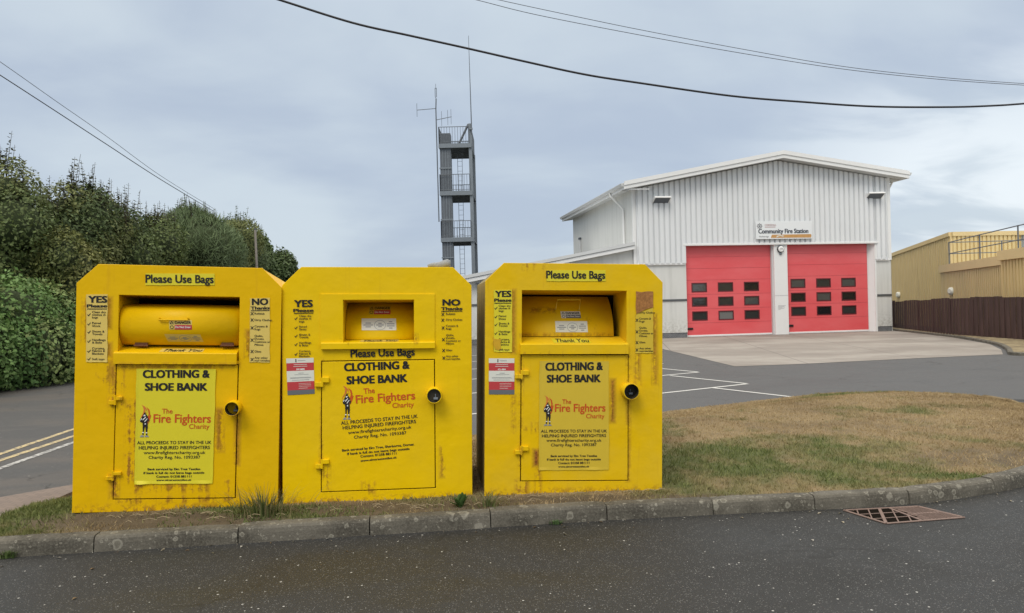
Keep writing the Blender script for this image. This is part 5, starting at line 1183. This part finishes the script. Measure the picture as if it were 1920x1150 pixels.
tree(-14.1, 45.0, 1.5, 1.7, 3.3, 30000, DARK + OLIVE, 33, 'rounded dark tree at the right end of the hedge row')
tree(-16.4, 54.0, 1.3, 1.4, 3.0, 14000, DARK, 34, 'farthest small dark tree at the end of the hedge row')
po = empty('thin_pole', (at(482, 500, 31)[0], 31, 0)); tag(po, 'thin grey pole standing among the trees above the left bank', 'pole')
q = MB(); q.tube([(0, 0, 0), (0, 0, 2.6), (-.04, 0, 5.05)], [.06, .055, .045], m_wood, 10); q.build('shaft', po); q = MB(); q.tube([(-.04, 0, 5.05), (-.04, 0, 5.10)], .055, m_steel_dark, 10); q.build('cap', po)

# ------------------------------------------------------------------ turf, weeds
blades('grass', 120000, (0.0, .93), 1.15, .012, .036, m_blade, lambda p: not in_bank(p) and p.y < 13, 77)
def tuft(name, label, x, y, n, h_, spread, cols, seed, wd=.004):
    g = np.random.default_rng(seed); o = empty(name, (x, y, 0)); tag(o, label, 'weed'); V, Fc, C = [], [], []; z = .11
    for i in range(n):
        a_ = g.uniform(0, 6.28); r0 = abs(g.normal()) * spread * .4; L_ = h_ * g.uniform(.4, 1.15); ln = g.uniform(.15, 1.0); b0 = np.array([math.cos(a_) * r0, math.sin(a_) * r0 * .4, z if 'weed' not in name else .004]); dr_ = np.array([math.cos(a_), math.sin(a_) * .5, 0]); sd_ = np.array([-math.sin(a_), math.cos(a_), 0]) * wd
        c_ = np.array(cols[g.integers(len(cols))]) * g.uniform(.7, 1.3); prev = None
        for j in range(4):
            t_ = j / 3; p_ = b0 + dr_ * L_ * ln * t_ ** 1.8 + np.array([0, 0, L_ * (t_ - .32 * ln * t_ ** 2.2)]); w2 = sd_ * (1 - t_ * .93)
            V += [p_ - w2, p_ + w2]
            if j: k = len(V); Fc.append((k - 4, k - 3, k - 1, k - 2)); C.append(c_)
    big_mesh('leaf_blades', np.array(V), np.array(Fc), np.array(C), m_blade, o); return o
tuft('grass_tuft', 'long dry grass tuft against the left bank by its right corner', -1.86, 5.47, 240, .24, .34, [(.13, .15, .05), (.22, .20, .09), (.09, .12, .035), (.30, .25, .13)], 3)
tuft('grass_tuft', 'low pale grass tuft in front of the gap between right banks', -.22, 5.60, 110, .09, .22, [(.22, .20, .10), (.12, .15, .05)], 4)
tuft('kerb_weed', 'tiny green weed growing at the kerb foot below the right bank', .28, 5.455, 60, .035, .07, [(.08, .14, .05), (.11, .17, .06)], 6, .006)
tuft('kerb_weed', 'green weed clump at the kerb foot in the left corner', -3.42, 5.0, 120, .06, .09, [(.09, .14, .04), (.13, .17, .06)], 8, .005)
wd_ = empty('broad_leaf_weed', (-.42, 5.60, .105)); tag(wd_, 'broad-leaved green weed at the right foot of the middle bank', 'weed'); g = np.random.default_rng(9); V, Fc, C = [], [], []
for i in range(15):
    a_ = g.uniform(0, 6.28); el_ = g.uniform(.25, 1.35) if i > 3 else g.uniform(1.1, 1.5); L_ = g.uniform(.07, .13) if i > 3 else g.uniform(.12, .17); w2 = L_ * .2
    for j in range(6):
        t_ = j / 5; e2 = el_ - .6 * t_; p_ = np.array([math.cos(a_) * math.cos(el_) * L_ * t_, math.sin(a_) * math.cos(el_) * L_ * t_ * .6, L_ * t_ * math.sin(el_) * (1 - .25 * t_)]); ww = w2 * math.sin(math.pi * min(.97, t_ * .85 + .12)) ; sd_ = np.array([-math.sin(a_), math.cos(a_), 0]) * ww
        V += [p_ - sd_, p_ + np.array([0, 0, -.006]), p_ + sd_]
        if j: k = len(V); Fc += [(k - 6, k - 5, k - 2, k - 3), (k - 5, k - 4, k - 1, k - 2)]; C += [np.array((.09, .16, .045)) * g.uniform(.7, 1.3)] * 2
big_mesh('leaf_rosette', np.array(V), np.array(Fc), np.array(C), m_blade, wd_)
# dead roots and stalks on the soil in front of the first bank
lt = MB(); g = np.random.default_rng(12)
m_straw = simple('dead straw', (.32, .25, .15), .9, 0, .3, 10)
for i in range(60):
    x = g.uniform(-3.0, 1.1); p, n_ = kf(min((KL * k / 300 for k in range(300)), key=lambda s: abs(kf(s)[0].x - x))); y = p.y + .14 + g.uniform(0, .2); z = KH + .012 + g.uniform(0, .01) + .03 * max(0, -x - 1.5) * .6; a_ = g.uniform(-.6, .6) + (math.pi if g.uniform() < .5 else 0); L_ = g.uniform(.03, .11)
    lt.tube([(x, y, z), (x + math.cos(a_) * L_ * .5, y + math.sin(a_) * L_ * .3, z + .012), (x + math.cos(a_) * L_, y + math.sin(a_) * L_ * .6, z)], .0022, m_straw, 4, False)
tag(lt.build('dead_stalks'), kind='stuff')

m_litter, _, _ = attr_mat('dead leaf litter', .9); g = np.random.default_rng(31); V, Fc, C = [], [], []
for i in range(420):
    s_ = g.uniform(0, KL); p, n_ = kf(s_); dq = abs(g.normal()) * (.05 if i % 4 else .35) + .012; x, y = p.x - n_.x * dq, p.y - n_.y * dq; r_ = g.uniform(.003, .009) if i % 6 else g.uniform(.010, .020); a_ = g.uniform(0, 6.28)
    k = len(V); ca, sa = math.cos(a_) * r_, math.sin(a_) * r_
    V += [(x - ca, y - sa, .003), (x + sa * .5, y - ca * .5, .004 + r_ * .3), (x + ca, y + sa, .003), (x - sa * .5, y + ca * .5, .004 + r_ * .25)]; Fc.append((k, k + 1, k + 2, k + 3)); C.append(np.array(((.30, .26, .19), (.16, .11, .06), (.10, .09, .06), (.36, .34, .30))[g.integers(4)]) * g.uniform(.7, 1.2))
tag(big_mesh('leaf_litter', np.array(V), np.array(Fc), np.array(C), m_litter), kind='stuff')
